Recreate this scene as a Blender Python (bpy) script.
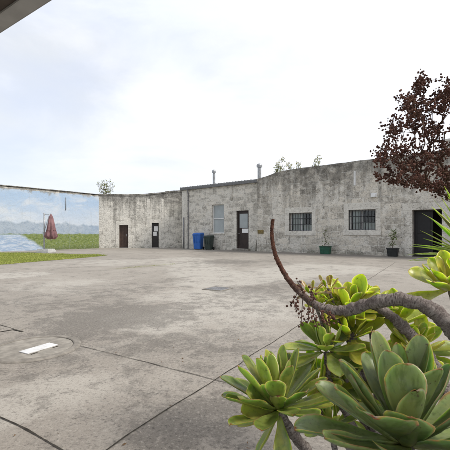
import bpy, bmesh, math, random
from mathutils import Vector, Matrix, noise
R = math.radians
random.seed(7)
scene = bpy.context.scene
for o in list(bpy.data.objects):
    bpy.data.objects.remove(o)
COL = scene.collection

# ------------------------------------------------------------------ camera
F, HZ, CAMZ = 365.0, 234.0, 1.1          # focal length and horizon row (photo px), eye height
cam = bpy.data.cameras.new('camera')
cam.sensor_width = 36.0
cam.lens = 36.0 * F / 450.0
cam.shift_y = (HZ - 225.0) / 450.0
cam.clip_start = 0.02
cam.clip_end = 3000
camo = bpy.data.objects.new('camera', cam)
COL.objects.link(camo)
camo.location = (0, 0, CAMZ)
camo.rotation_euler = (R(90), 0, 0)
scene.camera = camo
cam.dof.use_dof = True
cam.dof.focus_distance = 4.0
cam.dof.aperture_fstop = 18

# ------------------------------------------------------------------ light
SUN_EL, SUN_AZ = 48, 104                  # azimuth clockwise from +Y (the view direction)
world = bpy.data.worlds.new('World')
scene.world = world
world.use_nodes = True
wn, wl = world.node_tree.nodes, world.node_tree.links
wn.clear()
w_out = wn.new('ShaderNodeOutputWorld')
w_bg = wn.new('ShaderNodeBackground')
w_sky = wn.new('ShaderNodeTexSky')
w_sky.sky_type = 'NISHITA'
w_sky.sun_disc = False
w_sky.sun_elevation = R(SUN_EL)
w_sky.sun_rotation = R(SUN_AZ)
w_sky.air_density = 1.0
w_sky.dust_density = 1.5
w_tc = wn.new('ShaderNodeTexCoord')
w_map = wn.new('ShaderNodeMapping')
w_map.inputs['Scale'].default_value = (1.0, 1.0, 2.6)
w_n = wn.new('ShaderNodeTexNoise')
w_n.inputs['Scale'].default_value = 2.1
w_n.inputs['Detail'].default_value = 7
w_n.inputs['Roughness'].default_value = 0.56
w_n.inputs['Distortion'].default_value = 0.4
w_sep = wn.new('ShaderNodeSeparateXYZ')
w_grad = wn.new('ShaderNodeMath'); w_grad.operation = 'MULTIPLY_ADD'   # thinner cloud to the left
w_grad.inputs[1].default_value = 0.42
w_add = wn.new('ShaderNodeMath'); w_add.operation = 'ADD'
w_ramp = wn.new('ShaderNodeMapRange')
w_ramp.interpolation_type = 'SMOOTHSTEP'
w_ramp.inputs['From Min'].default_value = 0.22
w_ramp.inputs['From Max'].default_value = 0.60
w_ramp.inputs['To Min'].default_value = 0.70
w_ramp.inputs['To Max'].default_value = 1.0
w_mix = wn.new('ShaderNodeMix'); w_mix.data_type = 'RGBA'
w_n2 = wn.new('ShaderNodeTexNoise'); w_n2.inputs['Scale'].default_value = 3.4; w_n2.inputs['Detail'].default_value = 6; w_n2.inputs['Roughness'].default_value = 0.5
w_cl = wn.new('ShaderNodeMix'); w_cl.data_type = 'RGBA'                 # cloud deck: thicker and thinner parts
w_cl.inputs[6].default_value = (7.1, 7.45, 8.35, 1); w_cl.inputs[7].default_value = (7.7, 7.85, 8.1, 1)
w_r2 = wn.new('ShaderNodeMapRange'); w_r2.inputs['From Min'].default_value = 0.36; w_r2.inputs['From Max'].default_value = 0.62
wl.new(w_map.outputs['Vector'], w_n2.inputs['Vector']); wl.new(w_n2.outputs['Fac'], w_r2.inputs['Value']); wl.new(w_r2.outputs[0], w_cl.inputs[0])
wl.new(w_cl.outputs[2], w_mix.inputs[7])
wl.new(w_tc.outputs['Generated'], w_map.inputs['Vector'])
wl.new(w_map.outputs['Vector'], w_n.inputs['Vector'])
wl.new(w_tc.outputs['Generated'], w_sep.inputs[0])
wl.new(w_sep.outputs['X'], w_grad.inputs[0])
wl.new(w_n.outputs['Fac'], w_grad.inputs[2])
wl.new(w_grad.outputs[0], w_ramp.inputs['Value'])
wl.new(w_ramp.outputs[0], w_mix.inputs[0])
wl.new(w_sky.outputs['Color'], w_mix.inputs[6])
wl.new(w_mix.outputs[2], w_bg.inputs['Color'])
w_bg.inputs['Strength'].default_value = 0.095
wl.new(w_bg.outputs[0], w_out.inputs['Surface'])

sun = bpy.data.lights.new('sun', 'SUN')
sun.energy = 2.2
sun.angle = R(14)
sun.color = (1.0, 0.95, 0.88)
suno = bpy.data.objects.new('sun', sun)
COL.objects.link(suno)
sd = Vector((math.sin(R(SUN_AZ)) * math.cos(R(SUN_EL)), math.cos(R(SUN_AZ)) * math.cos(R(SUN_EL)), math.sin(R(SUN_EL))))
suno.rotation_euler = sd.to_track_quat('Z', 'Y').to_euler()
suno.location = sd * 60

scene.view_settings.view_transform = 'Standard'
scene.view_settings.look = 'None'
scene.view_settings.gamma = 1
scene.view_settings.use_curve_mapping = False
scene.view_settings.exposure = 0.55

# ------------------------------------------------------------------ helpers
def G(u, v):
    "ground point under a photo pixel"
    Y = CAMZ * F / (v - HZ)
    return Vector(((u - 225) / F * Y, Y, 0))

def P(u, v, Y):
    "point at a depth"
    return Vector(((u - 225) / F * Y, Y, CAMZ - (v - HZ) / F * Y))

def lerp(a, b, t): return a + (b - a) * t
def sstep(a, b, x):
    t = max(0, min(1, (x - a) / (b - a))); return t * t * (3 - 2 * t)

def link(o, parent=None):
    COL.objects.link(o)
    if parent: o.parent = parent
    return o

def thing(name, label, cat, loc=(0, 0, 0), rotz=0, group=None):
    o = bpy.data.objects.new(name, None)
    o.empty_display_size = 0.2
    o.location = loc
    o.rotation_euler = (0, 0, rotz)
    link(o)
    tag(o, label, cat, group)
    return o

def tag(o, label, cat, group=None):
    o['label'] = label
    o['category'] = cat
    if group: o['group'] = group
    return o

def obj(name, bm, mat, parent=None, smooth=False, recalc=True):
    me = bpy.data.meshes.new(name)
    if recalc: bmesh.ops.recalc_face_normals(bm, faces=bm.faces)
    if smooth:
        for f in bm.faces: f.smooth = True
    bm.to_mesh(me); bm.free()
    if mat: me.materials.append(mat)
    return link(bpy.data.objects.new(name, me), parent)

def structure(o, kind='structure'):
    o['kind'] = kind; return o

def box(bm, x0, x1, y0, y1, z0, z1, bevel=0.0, M=None):
    vs = [bm.verts.new(Vector(p)) for p in ((x0, y0, z0), (x1, y0, z0), (x1, y1, z0), (x0, y1, z0), (x0, y0, z1), (x1, y0, z1), (x1, y1, z1), (x0, y1, z1))]
    fs = [bm.faces.new([vs[i] for i in q]) for q in ((0, 3, 2, 1), (4, 5, 6, 7), (0, 1, 5, 4), (1, 2, 6, 5), (2, 3, 7, 6), (3, 0, 4, 7))]
    if M is not None:
        for v in vs: v.co = M @ v.co
    if bevel > 0:
        es = list({e for f in fs for e in f.edges})
        bmesh.ops.bevel(bm, geom=es, offset=bevel, segments=2, affect='EDGES', profile=0.6)
    return vs

def hexa(bm, bot, top):
    "eight-corner solid from two quads"
    b = [bm.verts.new(Vector(p)) for p in bot]; t = [bm.verts.new(Vector(p)) for p in top]
    bm.faces.new(b[::-1]); bm.faces.new(t)
    for i in range(4):
        j = (i + 1) % 4
        bm.faces.new((b[i], b[j], t[j], t[i]))

def catmull(pts, n):
    pts = [Vector(p) for p in pts]
    q = [pts[0] * 2 - pts[1]] + pts + [pts[-1] * 2 - pts[-2]]
    out = []
    for i in range(1, len(q) - 2):
        for k in range(n):
            t = k / n
            a, b, c, d = q[i - 1], q[i], q[i + 1], q[i + 2]
            out.append(0.5 * ((2 * b) + (c - a) * t + (2 * a - 5 * b + 4 * c - d) * t * t + (3 * b - a - 3 * c + d) * t ** 3))
    out.append(pts[-1])
    return out

def tube(bm, pts, rad, seg=8, rough=0.0, cap=True, rings=0.0, lay=None):
    pts = [Vector(p) for p in pts]
    n = len(pts)
    if not hasattr(rad, '__len__'): rad = [rad] * n
    if len(rad) != n:
        rad = [lerp(rad[min(len(rad) - 1, int(i / (n - 1) * (len(rad) - 1)))], rad[min(len(rad) - 1, int(i / (n - 1) * (len(rad) - 1)) + 1)], (i / (n - 1) * (len(rad) - 1)) % 1) for i in range(n)]
    T = [(pts[min(i + 1, n - 1)] - pts[max(i - 1, 0)]).normalized() for i in range(n)]
    a = T[0].cross(Vector((0, 0, 1)))
    if a.length < 1e-3: a = T[0].cross(Vector((1, 0, 0)))
    a.normalize()
    prev = None
    first = None
    run = 0.0
    for i in range(n):
        if i: run += (pts[i] - pts[i - 1]).length
        a = (a - T[i] * a.dot(T[i])).normalized()
        b = T[i].cross(a)
        ring = []
        for k in range(seg):
            an = 2 * math.pi * k / seg
            r = rad[i]
            if rough:
                r *= 1 + rough * noise.noise((pts[i] + (a * math.cos(an) + b * math.sin(an)) * r) * (0.55 / max(rad[i], 1e-3)))
            if rings: r *= 1 + rings * (1 if i % 3 == 0 else -0.3)
            vt = bm.verts.new(pts[i] + (a * math.cos(an) + b * math.sin(an)) * r)
            if lay: vt[lay] = (math.cos(an) * rad[i], math.sin(an) * rad[i], run)
            ring.append(vt)
        if prev:
            for k in range(seg):
                f = bm.faces.new((prev[k], prev[(k + 1) % seg], ring[(k + 1) % seg], ring[k]))
                f.smooth = True
        else: first = ring
        prev = ring
    if cap:
        bm.faces.new(first[::-1]); bm.faces.new(prev)

def lathe(bm, prof, seg=20, M=None, cap=True):
    prev = None; first = None
    for r, z in prof:
        ring = [bm.verts.new(Vector((r * math.cos(2 * math.pi * k / seg), r * math.sin(2 * math.pi * k / seg), z))) for k in range(seg)]
        if M is not None:
            for v in ring: v.co = M @ v.co
        if prev:
            for k in range(seg): bm.faces.new((prev[k], prev[(k + 1) % seg], ring[(k + 1) % seg], ring[k]))
        else: first = ring
        prev = ring
    if cap:
        bm.faces.new(first[::-1]); bm.faces.new(prev)

# ------------------------------------------------------------------ node material kit
class NM:
    def __init__(s, name):
        s.m = bpy.data.materials.new(name); s.m.use_nodes = True
        s.n, s.l = s.m.node_tree.nodes, s.m.node_tree.links
        s.b = s.n['Principled BSDF']; s.out = s.n['Material Output']
        s.tc = s.n.new('ShaderNodeTexCoord').outputs['Object']
        s.sep = None
    def put(s, sock, val):
        if isinstance(val, bpy.types.NodeSocket): s.l.new(val, sock)
        elif hasattr(val, '__len__') and len(val) == 3 and sock.type == 'RGBA': sock.default_value = (*val, 1)
        else: sock.default_value = val
    def xyz(s):
        if not s.sep:
            s.sep = s.n.new('ShaderNodeSeparateXYZ'); s.l.new(s.tc, s.sep.inputs[0])
        return s.sep.outputs
    def map(s, scale=(1, 1, 1), loc=(0, 0, 0), vec=None):
        k = s.n.new('ShaderNodeMapping'); k.inputs['Scale'].default_value = scale; k.inputs['Location'].default_value = loc
        s.l.new(vec or s.tc, k.inputs['Vector']); return k.outputs[0]
    def noise(s, scale, detail=4, rough=0.55, vec=None, dist=0, col=False):
        k = s.n.new('ShaderNodeTexNoise'); k.inputs['Scale'].default_value = scale; k.inputs['Detail'].default_value = detail
        k.inputs['Roughness'].default_value = rough; k.inputs['Distortion'].default_value = dist
        s.l.new(vec or s.tc, k.inputs['Vector']); return k.outputs['Color' if col else 'Fac']
    def voro(s, scale, vec=None, feature='F1', rnd=1.0, out='Distance'):
        k = s.n.new('ShaderNodeTexVoronoi'); k.feature = feature; k.inputs['Scale'].default_value = scale; k.inputs['Randomness'].default_value = rnd
        s.l.new(vec or s.tc, k.inputs['Vector']); return k.outputs[out]
    def rng(s, val, a, b, c=0, d=1, smooth=True):
        k = s.n.new('ShaderNodeMapRange'); k.interpolation_type = 'SMOOTHSTEP' if smooth else 'LINEAR'
        s.put(k.inputs['Value'], val)
        for nm, x in (('From Min', a), ('From Max', b), ('To Min', c), ('To Max', d)): s.put(k.inputs[nm], x)
        return k.outputs[0]
    def math(s, op, a, b=0.0, c=None, clamp=False):
        k = s.n.new('ShaderNodeMath'); k.operation = op; k.use_clamp = clamp
        s.put(k.inputs[0], a); s.put(k.inputs[1], b)
        if c is not None: s.put(k.inputs[2], c)
        return k.outputs[0]
    def mix(s, f, a, b, mode='MIX'):
        k = s.n.new('ShaderNodeMix'); k.data_type = 'RGBA'; k.blend_type = mode
        s.put(k.inputs[0], f); s.put(k.inputs[6], a); s.put(k.inputs[7], b); return k.outputs[2]
    def comb(s, x, y, z=0.0):
        k = s.n.new('ShaderNodeCombineXYZ')
        for i, q in enumerate((x, y, z)): s.put(k.inputs[i], q)
        return k.outputs[0]
    def attr(s, name, out='Fac'):
        k = s.n.new('ShaderNodeAttribute'); k.attribute_name = name; return k.outputs[out]
    def bump(s, h, strength=0.5, dist=0.02):
        k = s.n.new('ShaderNodeBump'); k.inputs['Strength'].default_value = strength; k.inputs['Distance'].default_value = dist
        s.l.new(h, k.inputs['Height']); s.l.new(k.outputs[0], s.b.inputs['Normal'])
    def done(s, col, rough=0.8, spec=0.3, metal=0.0):
        s.put(s.b.inputs['Base Color'], col); s.put(s.b.inputs['Roughness'], rough)
        s.b.inputs['Specular IOR Level'].default_value = spec; s.b.inputs['Metallic'].default_value = metal
        return s.m

def plain(name, col, rough=0.6, spec=0.4, metal=0.0, var=0.25, scale=6, grime=None):
    m = NM(name)
    n1 = m.noise(scale, 5, 0.6)
    c = m.mix(m.rng(n1, 0.3, 0.7), tuple(x * (1 - var) for x in col), tuple(min(1, x * (1 + var)) for x in col))
    if grime:
        n2 = m.noise(scale * 0.4, 6, 0.7, vec=m.map((1, 1, 0.35), (3, 1, 2)))
        c = m.mix(m.rng(n2, 0.5, 0.75, 0, 0.75), c, grime)
    m.bump(m.noise(scale * 9, 3), 0.12, 0.004)
    return m.done(c, rough, spec, metal)

def stone(name, top=4.2, wash=0.5, stain=1.0, base=(0.30, 0.285, 0.255), course=(0.62, 0.30), seed=0.0, dirt=1.0, band=0.18):
    "weathered coursed rubble: blocks, pale mortar and limewash remains, black streaks from the top"
    m = NM(name)
    X, Y, Z = m.xyz()
    off = m.map((1, 1, 1), (seed, seed * 0.7, 0))
    d = m.noise(1.7, 3, 0.55, vec=off, col=True)
    d2 = m.noise(7.0, 3, 0.6, vec=off, col=True)
    dv = m.n.new('ShaderNodeVectorMath'); dv.operation = 'MULTIPLY_ADD'
    m.l.new(d, dv.inputs[0]); dv.inputs[1].default_value = (0.34, 0.0, 0.34); m.l.new(off, dv.inputs[2])
    dv2 = m.n.new('ShaderNodeVectorMath'); dv2.operation = 'MULTIPLY_ADD'
    m.l.new(d2, dv2.inputs[0]); dv2.inputs[1].default_value = (0.10, 0.0, 0.10); m.l.new(dv.outputs[0], dv2.inputs[2])
    sp = m.n.new('ShaderNodeSeparateXYZ'); m.l.new(dv2.outputs[0], sp.inputs[0])
    xy = m.comb(m.math('ADD', sp.outputs[0], m.math('MULTIPLY', Y, 0.83)), sp.outputs[2])
    br = m.n.new('ShaderNodeTexBrick')
    m.l.new(xy, br.inputs['Vector'])
    br.inputs['Scale'].default_value = 1.0
    br.inputs['Brick Width'].default_value = course[0]; br.inputs['Row Height'].default_value = course[1]
    br.inputs['Mortar Size'].default_value = 0.024; br.inputs['Mortar Smooth'].default_value = 0.6
    br.inputs['Color1'].default_value = (0.25, 0.25, 0.25, 1); br.inputs['Color2'].default_value = (0.85, 0.85, 0.85, 1)
    br.inputs['Mortar'].default_value = (0.5, 0.5, 0.5, 1)
    br.offset = 0.42; br.squash = 0.7; br.squash_frequency = 3
    vx = m.n.new('ShaderNodeMapping'); vx.inputs['Scale'].default_value = (2.6, 1, 4.2); m.l.new(dv2.outputs[0], vx.inputs['Vector'])
    cell = m.voro(1.0, vec=vx.outputs[0], out='Color')
    edge = m.voro(1.0, vec=vx.outputs[0], feature='DISTANCE_TO_EDGE')
    pick = m.noise(0.8, 3, vec=m.map((1, 1, 1), (seed + 9, 2, 4)))
    usev = m.rng(pick, 0.54, 0.60)
    tone = m.mix(usev, br.outputs['Color'], cell)
    tonebw = m.n.new('ShaderNodeRGBToBW'); m.l.new(tone, tonebw.inputs[0])
    mort = m.math('MAXIMUM', m.math('MULTIPLY', br.outputs['Fac'], m.math('SUBTRACT', 1.0, usev)), m.math('MULTIPLY', m.rng(edge, 0.02, 0.085, 1, 0), usev))
    lo = tuple(x * 0.46 for x in base); hi = tuple(x * 1.3 for x in base)
    c = m.mix(m.rng(tonebw.outputs[0], 0.2, 0.85), lo, hi)
    fine = m.noise(9, 8, 0.72, vec=off)
    c = m.mix(m.rng(fine, 0.35, 0.68, 0, 0.6), c, tuple(x * 1.45 for x in base))
    pits = m.noise(22, 5, 0.75, vec=off)
    c = m.mix(m.rng(pits, 0.57, 0.66, 0, 0.80 * dirt), c, (0.085, 0.08, 0.072))
    joint = m.noise(3.1, 3, vec=off)
    c = m.mix(m.math('MULTIPLY', mort, m.rng(joint, 0.32, 0.5)), c, (0.68, 0.66, 0.61))
    c = m.mix(m.math('MULTIPLY', mort, m.rng(joint, 0.42, 0.30, 0, 0.45)), c, (0.16, 0.15, 0.135))
    wn1 = m.noise(1.15, 9, 0.68, vec=off, dist=0.6)
    c = m.mix(m.math('MULTIPLY', m.rng(wn1, 0.60 - 0.22 * wash, 0.70 - 0.16 * wash), 0.72), c, (0.74, 0.715, 0.66))
    pk = m.noise(5.5, 9, 0.75, vec=m.map((1, 1, 1), (seed + 21, 5, 1)))
    c = m.mix(m.rng(pk, 0.53, 0.60, 0, 0.52 * dirt), c, (0.22, 0.205, 0.18))
    ch = m.noise(13, 9, 0.8, vec=m.map((1, 1, 1.4), (seed + 3, 8, 2)))
    c = m.mix(m.rng(ch, 0.54, 0.62, 0, 0.55), c, (0.70, 0.68, 0.63))
    c = m.mix(m.rng(ch, 0.46, 0.38, 0, 0.55 * dirt), c, (0.13, 0.122, 0.108))
    # black algae: runs down from the coping in streaks of very uneven length
    sk = m.noise(1.0, 6, 0.65, vec=m.map((2.6, 2.6, 0.16), (seed, 0, 0)))
    sk2 = m.noise(2.1, 7, 0.72, vec=off)
    below = m.math('SUBTRACT', top, Z)
    reach = m.math('MULTIPLY_ADD', m.rng(sk, 0.34, 0.70), 2.9 * stain, band)
    sf = m.math('SUBTRACT', 1.0, m.math('DIVIDE', below, reach), clamp=True)
    sf = m.math('MULTIPLY', m.math('POWER', sf, 0.75), m.rng(sk2, 0.30, 0.62, 0.30, 1.0))
    c = m.mix(m.math('MULTIPLY', sf, 0.88, clamp=True), c, (0.062, 0.059, 0.053))
    c = m.mix(1.0, c, (1.0, 0.99, 0.965), "MULTIPLY")
    vs = m.noise(1.0, 8, 0.75, vec=m.map((4.5, 4.5, 0.30), (seed + 5, 0, 0)))
    c = m.mix(m.math('MULTIPLY', m.rng(vs, 0.54, 0.66, 0, 0.75 * min(stain, 1)), m.rng(sk2, 0.40, 0.56)), c, (0.12, 0.114, 0.10))
    bs = m.math('MULTIPLY', m.rng(Z, 0.55, 0.0), m.rng(sk2, 0.42, 0.6))
    c = m.mix(m.math('MULTIPLY', bs, 0.55), c, (0.10, 0.105, 0.075))
    h = m.math('ADD', m.math('MULTIPLY', tonebw.outputs[0], 0.35), m.math('MULTIPLY', fine, 0.9))
    h = m.math('SUBTRACT', h, m.math('MULTIPLY', mort, 0.14))
    h = m.math('SUBTRACT', h, m.math('MULTIPLY', m.rng(pits, 0.58, 0.72), 0.5))
    m.bump(h, 0.85, 0.06)
    return m.done(c, 0.92, 0.2)

# ------------------------------------------------------------------ wall frames
class Wall:
    "a wall line: x runs along it to the right, y goes into it, z is up"
    def __init__(s, p0, ang=None, p1=None):
        s.p = Vector((p0[0], p0[1], 0))
        if p1 is not None: ang = math.atan2(p1[1] - p0[1], p1[0] - p0[0])
        s.a = ang
        s.d = Vector((math.cos(ang), math.sin(ang), 0)); s.n = Vector((s.d.y, -s.d.x, 0))
    def at(s, u, v, out=0.0):
        "wall coordinates (along, height) seen at a pixel"
        r = Vector(((u - 225) / F, 1, (HZ - v) / F))
        o = s.p + s.n * out
        t = o.dot(s.n) / r.dot(s.n)
        q = r * t
        return (q - Vector((s.p.x, s.p.y, 0))).dot(s.d), q.z + CAMZ
    def rect(s, u0, u1, v0, v1):
        um, vm = (u0 + u1) / 2, (v0 + v1) / 2
        return s.at(u0, vm)[0], s.at(u1, vm)[0], s.at(um, v1)[1], s.at(um, v0)[1]
    def w(s, x, y, z): return s.p + s.d * x - s.n * y + Vector((0, 0, z))

def wall_mesh(s0, s1, top, openings, thick=0.45, step=0.35, rag=0.03, y0=0.0, seed=0):
    "front, back, top, ends and reveals of one wall with openings cut through"
    tf = top if callable(top) else (lambda s: top)
    xs = {s0, s1}
    n = max(1, int((s1 - s0) / step))
    for i in range(n + 1): xs.add(s0 + (s1 - s0) * i / n)
    for (a, b, c, d) in openings: xs |= {a, b}
    xs = sorted(xs)
    ys = [xs[0]]
    hard = {q for o in openings for q in o[:2]} | {s1}
    for x in xs[1:]:
        if x - ys[-1] < 0.06 and x not in hard: continue
        if x - ys[-1] < 0.06 and x in hard and ys[-1] not in hard: ys[-1] = x; continue
        ys.append(x)
    xs = ys
    zmin = min(tf(x) for x in xs) - 0.6
    zs = sorted({0.0, zmin} | {q for o in openings for q in o[2:]})
    zs = [z for z in zs if z < zmin + 1e-6]
    zs.append(None)
    def tz(x): return tf(x) + rag * noise.noise(Vector((x * 2.3, seed * 7.1, 0.3))) * 1.6 + rag * noise.noise(Vector((x * 7.3, seed, 4)))
    nx, nz = len(xs) - 1, len(zs) - 1
    def solid(i, k):
        if i < 0 or i >= nx or k < 0 or k >= nz: return False
        xm = (xs[i] + xs[i + 1]) / 2
        zm = (zs[k] + zs[k + 1]) / 2 if zs[k + 1] is not None else zs[k] + 0.05
        return not any(a < xm < b and c < zm < d for (a, b, c, d) in openings)
    bm = bmesh.new(); cache = {}
    def V(i, j, k):
        key = (i, j, k)
        if key not in cache:
            z = zs[k] if zs[k] is not None else tz(xs[i])
            cache[key] = bm.verts.new((xs[i], y0 + j * thick, z))
        return cache[key]
    for i in range(nx):
        for k in range(nz):
            if not solid(i, k): continue
            bm.faces.new((V(i, 0, k), V(i + 1, 0, k), V(i + 1, 0, k + 1), V(i, 0, k + 1)))
            bm.faces.new((V(i, 1, k), V(i, 1, k + 1), V(i + 1, 1, k + 1), V(i + 1, 1, k)))
            if not solid(i - 1, k): bm.faces.new((V(i, 0, k), V(i, 0, k + 1), V(i, 1, k + 1), V(i, 1, k)))
            if not solid(i + 1, k): bm.faces.new((V(i + 1, 0, k), V(i + 1, 1, k), V(i + 1, 1, k + 1), V(i + 1, 0, k + 1)))
            if not solid(i, k - 1): bm.faces.new((V(i, 0, k), V(i, 1, k), V(i + 1, 1, k), V(i + 1, 0, k)))
            if not solid(i, k + 1): bm.faces.new((V(i, 0, k + 1), V(i + 1, 0, k + 1), V(i + 1, 1, k + 1), V(i, 1, k + 1)))
    return bm

# wall lines from the photograph's two vanishing points
A1 = math.atan2(-1.0, 1.247)
A2 = math.atan2(1.247, 1.0)                       # at right angles to it
Rw = Wall((6.29, 19.98), A1)
e0 = Rw.at(257, 240)[0]
Rw = Wall(Rw.w(e0, 0, 0), A1)                     # right building, x=0 at its rounded left shoulder
Cw = Wall(Rw.w(0, 0.22, 0), A1)                   # shed, same line set back a little, x runs negative
s_c0 = Cw.at(182.5, 220)[0]
Cw = Wall(Cw.w(s_c0, 0, 0), A1)
LC = -s_c0                                        # shed length
corner = Vector((-9.76, 28.27, 0))
Mw = Wall(corner, A2)                             # mural wall, x=0 at the corner, runs negative
Bw = Wall(corner, p1=(-3.38, 29.6))               # wall with two doors
LB = (Vector((-3.38, 29.6, 0)) - corner).length

# ------------------------------------------------------------------ materials
M = {}
M['stone_right'] = stone('limestone_right', 5.0, wash=0.50, stain=0.85, band=0.75, seed=3.1, base=(0.53, 0.495, 0.435), course=(0.74, 0.36))
M['stone_shed'] = stone('limestone_shed', 4.7, wash=0.70, stain=0.10, seed=11.3, base=(0.56, 0.53, 0.475), course=(0.5, 0.24))
M['stone_yard'] = stone('limestone_yard', 4.3, wash=0.95, stain=1.0, band=0.45, seed=19.7, base=(0.60, 0.575, 0.525))
M['stone_mural'] = stone('limestone_mural', 4.15, wash=0.8, stain=0.12, seed=27.9, base=(0.42, 0.40, 0.37), band=0.05)
M['render'] = stone('pale_render', 9.0, wash=1.0, stain=0.0, base=(0.42, 0.40, 0.36), course=(3, 3), seed=47)
M['lime'] = stone('lime_render', 9.0, wash=2.6, stain=0.0, base=(0.55, 0.53, 0.48), seed=41, dirt=0.75)
M['brown_door'] = plain('brown_door_paint', (0.060, 0.036, 0.026), 0.5, 0.4, var=0.3, scale=4)
M['shed_door'] = plain('dark_brown_paint', (0.030, 0.019, 0.016), 0.5, 0.4, var=0.3, scale=4)
M['dark_door'] = plain('dark_door_paint', (0.018, 0.015, 0.014), 0.45, 0.4, var=0.3, scale=4)
M['grey_door'] = plain('dark_grey_door', (0.008, 0.008, 0.0085), 0.5, 0.4, var=0.2)
M['white_paint'] = plain('white_paint', (0.68, 0.68, 0.67), 0.5, 0.4, var=0.08, grime=(0.45, 0.44, 0.41))
M['notice'] = plain('notice_paper', (0.78, 0.78, 0.77), 0.7, 0.2, var=0.04)
M['ink'] = plain('notice_print', (0.09, 0.09, 0.10), 0.7, 0.2)
M['iron'] = plain('black_iron', (0.022, 0.023, 0.026), 0.5, 0.5, var=0.3, scale=30)
M['zinc'] = plain('galvanised_pipe', (0.36, 0.37, 0.38), 0.45, 0.5, 0.4, var=0.2, scale=10, grime=(0.16, 0.14, 0.12))
M['pipe_grey'] = plain('grey_pvc_pipe', (0.20, 0.20, 0.205), 0.55, 0.4)
M['fascia'] = plain('dark_fascia', (0.15, 0.15, 0.15), 0.6, 0.3, var=0.2)
M['roof'] = plain('roof_sheet', (0.20, 0.20, 0.20), 0.6, 0.3, var=0.2, scale=2)
M['interior'] = plain('interior_plaster', (0.20, 0.19, 0.18), 0.9, 0.1)
M['frost'] = plain('obscured_glass', (0.34, 0.37, 0.37), 0.22, 0.6, var=0.10, scale=1.5)
M['blind'] = plain('window_blind', (0.80, 0.80, 0.79), 0.8, 0.2, var=0.08)
M['blue_bin'] = plain('blue_plastic', (0.020, 0.115, 0.42), 0.45, 0.45, var=0.12, scale=5)
M['dark_bin'] = plain('dark_green_plastic', (0.028, 0.042, 0.036), 0.5, 0.4, var=0.2, scale=5)
M['rubber'] = plain('black_rubber', (0.015, 0.015, 0.015), 0.8, 0.2)
M['canopy'] = plain('maroon_canvas', (0.23, 0.125, 0.13), 0.85, 0.15, var=0.3, scale=3, grime=(0.32, 0.23, 0.21))
M['alu'] = plain('pole_metal', (0.42, 0.43, 0.44), 0.4, 0.5, 0.3)
M['slab'] = plain('concrete_slab', (0.50, 0.50, 0.48), 0.85, 0.2, var=0.12, grime=(0.34, 0.33, 0.30))
M['green_pot'] = plain('green_plastic_pot', (0.018, 0.085, 0.050), 0.5, 0.4)
M['dark_pot'] = plain('black_planter', (0.022, 0.024, 0.023), 0.6, 0.3)
M['soil'] = plain('dark_soil', (0.045, 0.032, 0.022), 0.95, 0.1, var=0.4, scale=25)
M['leafy'] = plain('pot_plant_leaf', (0.10, 0.145, 0.035), 0.6, 0.3, var=0.45, scale=14)
M['weed_leaf'] = plain('weed_leaf', (0.24, 0.26, 0.10), 0.65, 0.25, var=0.4, scale=5)
M['seedy'] = plain('yellow_seed_head', (0.38, 0.35, 0.13), 0.8, 0.2, var=0.4, scale=8)
M['twig'] = plain('twig_bark', (0.11, 0.085, 0.06), 0.9, 0.1, var=0.3, scale=20)
M['timber'] = plain('dark_timber', (0.075, 0.060, 0.050), 0.75, 0.25, var=0.25, scale=8)
M['gutter'] = plain('grey_gutter', (0.36, 0.36, 0.355), 0.5, 0.4, var=0.1)
M['ceiling'] = plain('pink_ceiling', (0.62, 0.47, 0.44), 0.8, 0.2, var=0.06)
M['lid'] = plain('manhole_concrete', (0.28, 0.258, 0.222), 0.9, 0.2, var=0.25, scale=9, grime=(0.19, 0.18, 0.155))
M['rim'] = plain('manhole_rim', (0.24, 0.22, 0.19), 0.9, 0.2, var=0.25, scale=11, grime=(0.14, 0.13, 0.11))
M['crack'] = plain('joint_dirt', (0.050, 0.045, 0.037), 0.95, 0.1, var=0.4, scale=15)

def glass_mat():
    m = NM('window_glass')
    g = m.n.new('ShaderNodeBsdfGlossy'); g.inputs['Roughness'].default_value = 0.03
    t = m.n.new('ShaderNodeBsdfTransparent'); t.inputs['Color'].default_value = (0.82, 0.85, 0.84, 1)
    f = m.n.new('ShaderNodeFresnel'); f.inputs['IOR'].default_value = 1.55
    x = m.n.new('ShaderNodeMixShader')
    m.l.new(f.outputs[0], x.inputs[0]); m.l.new(t.outputs[0], x.inputs[1]); m.l.new(g.outputs[0], x.inputs[2])
    m.l.new(x.outputs[0], m.out.inputs['Surface'])
    return m.m
M['glass'] = glass_mat()

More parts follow.
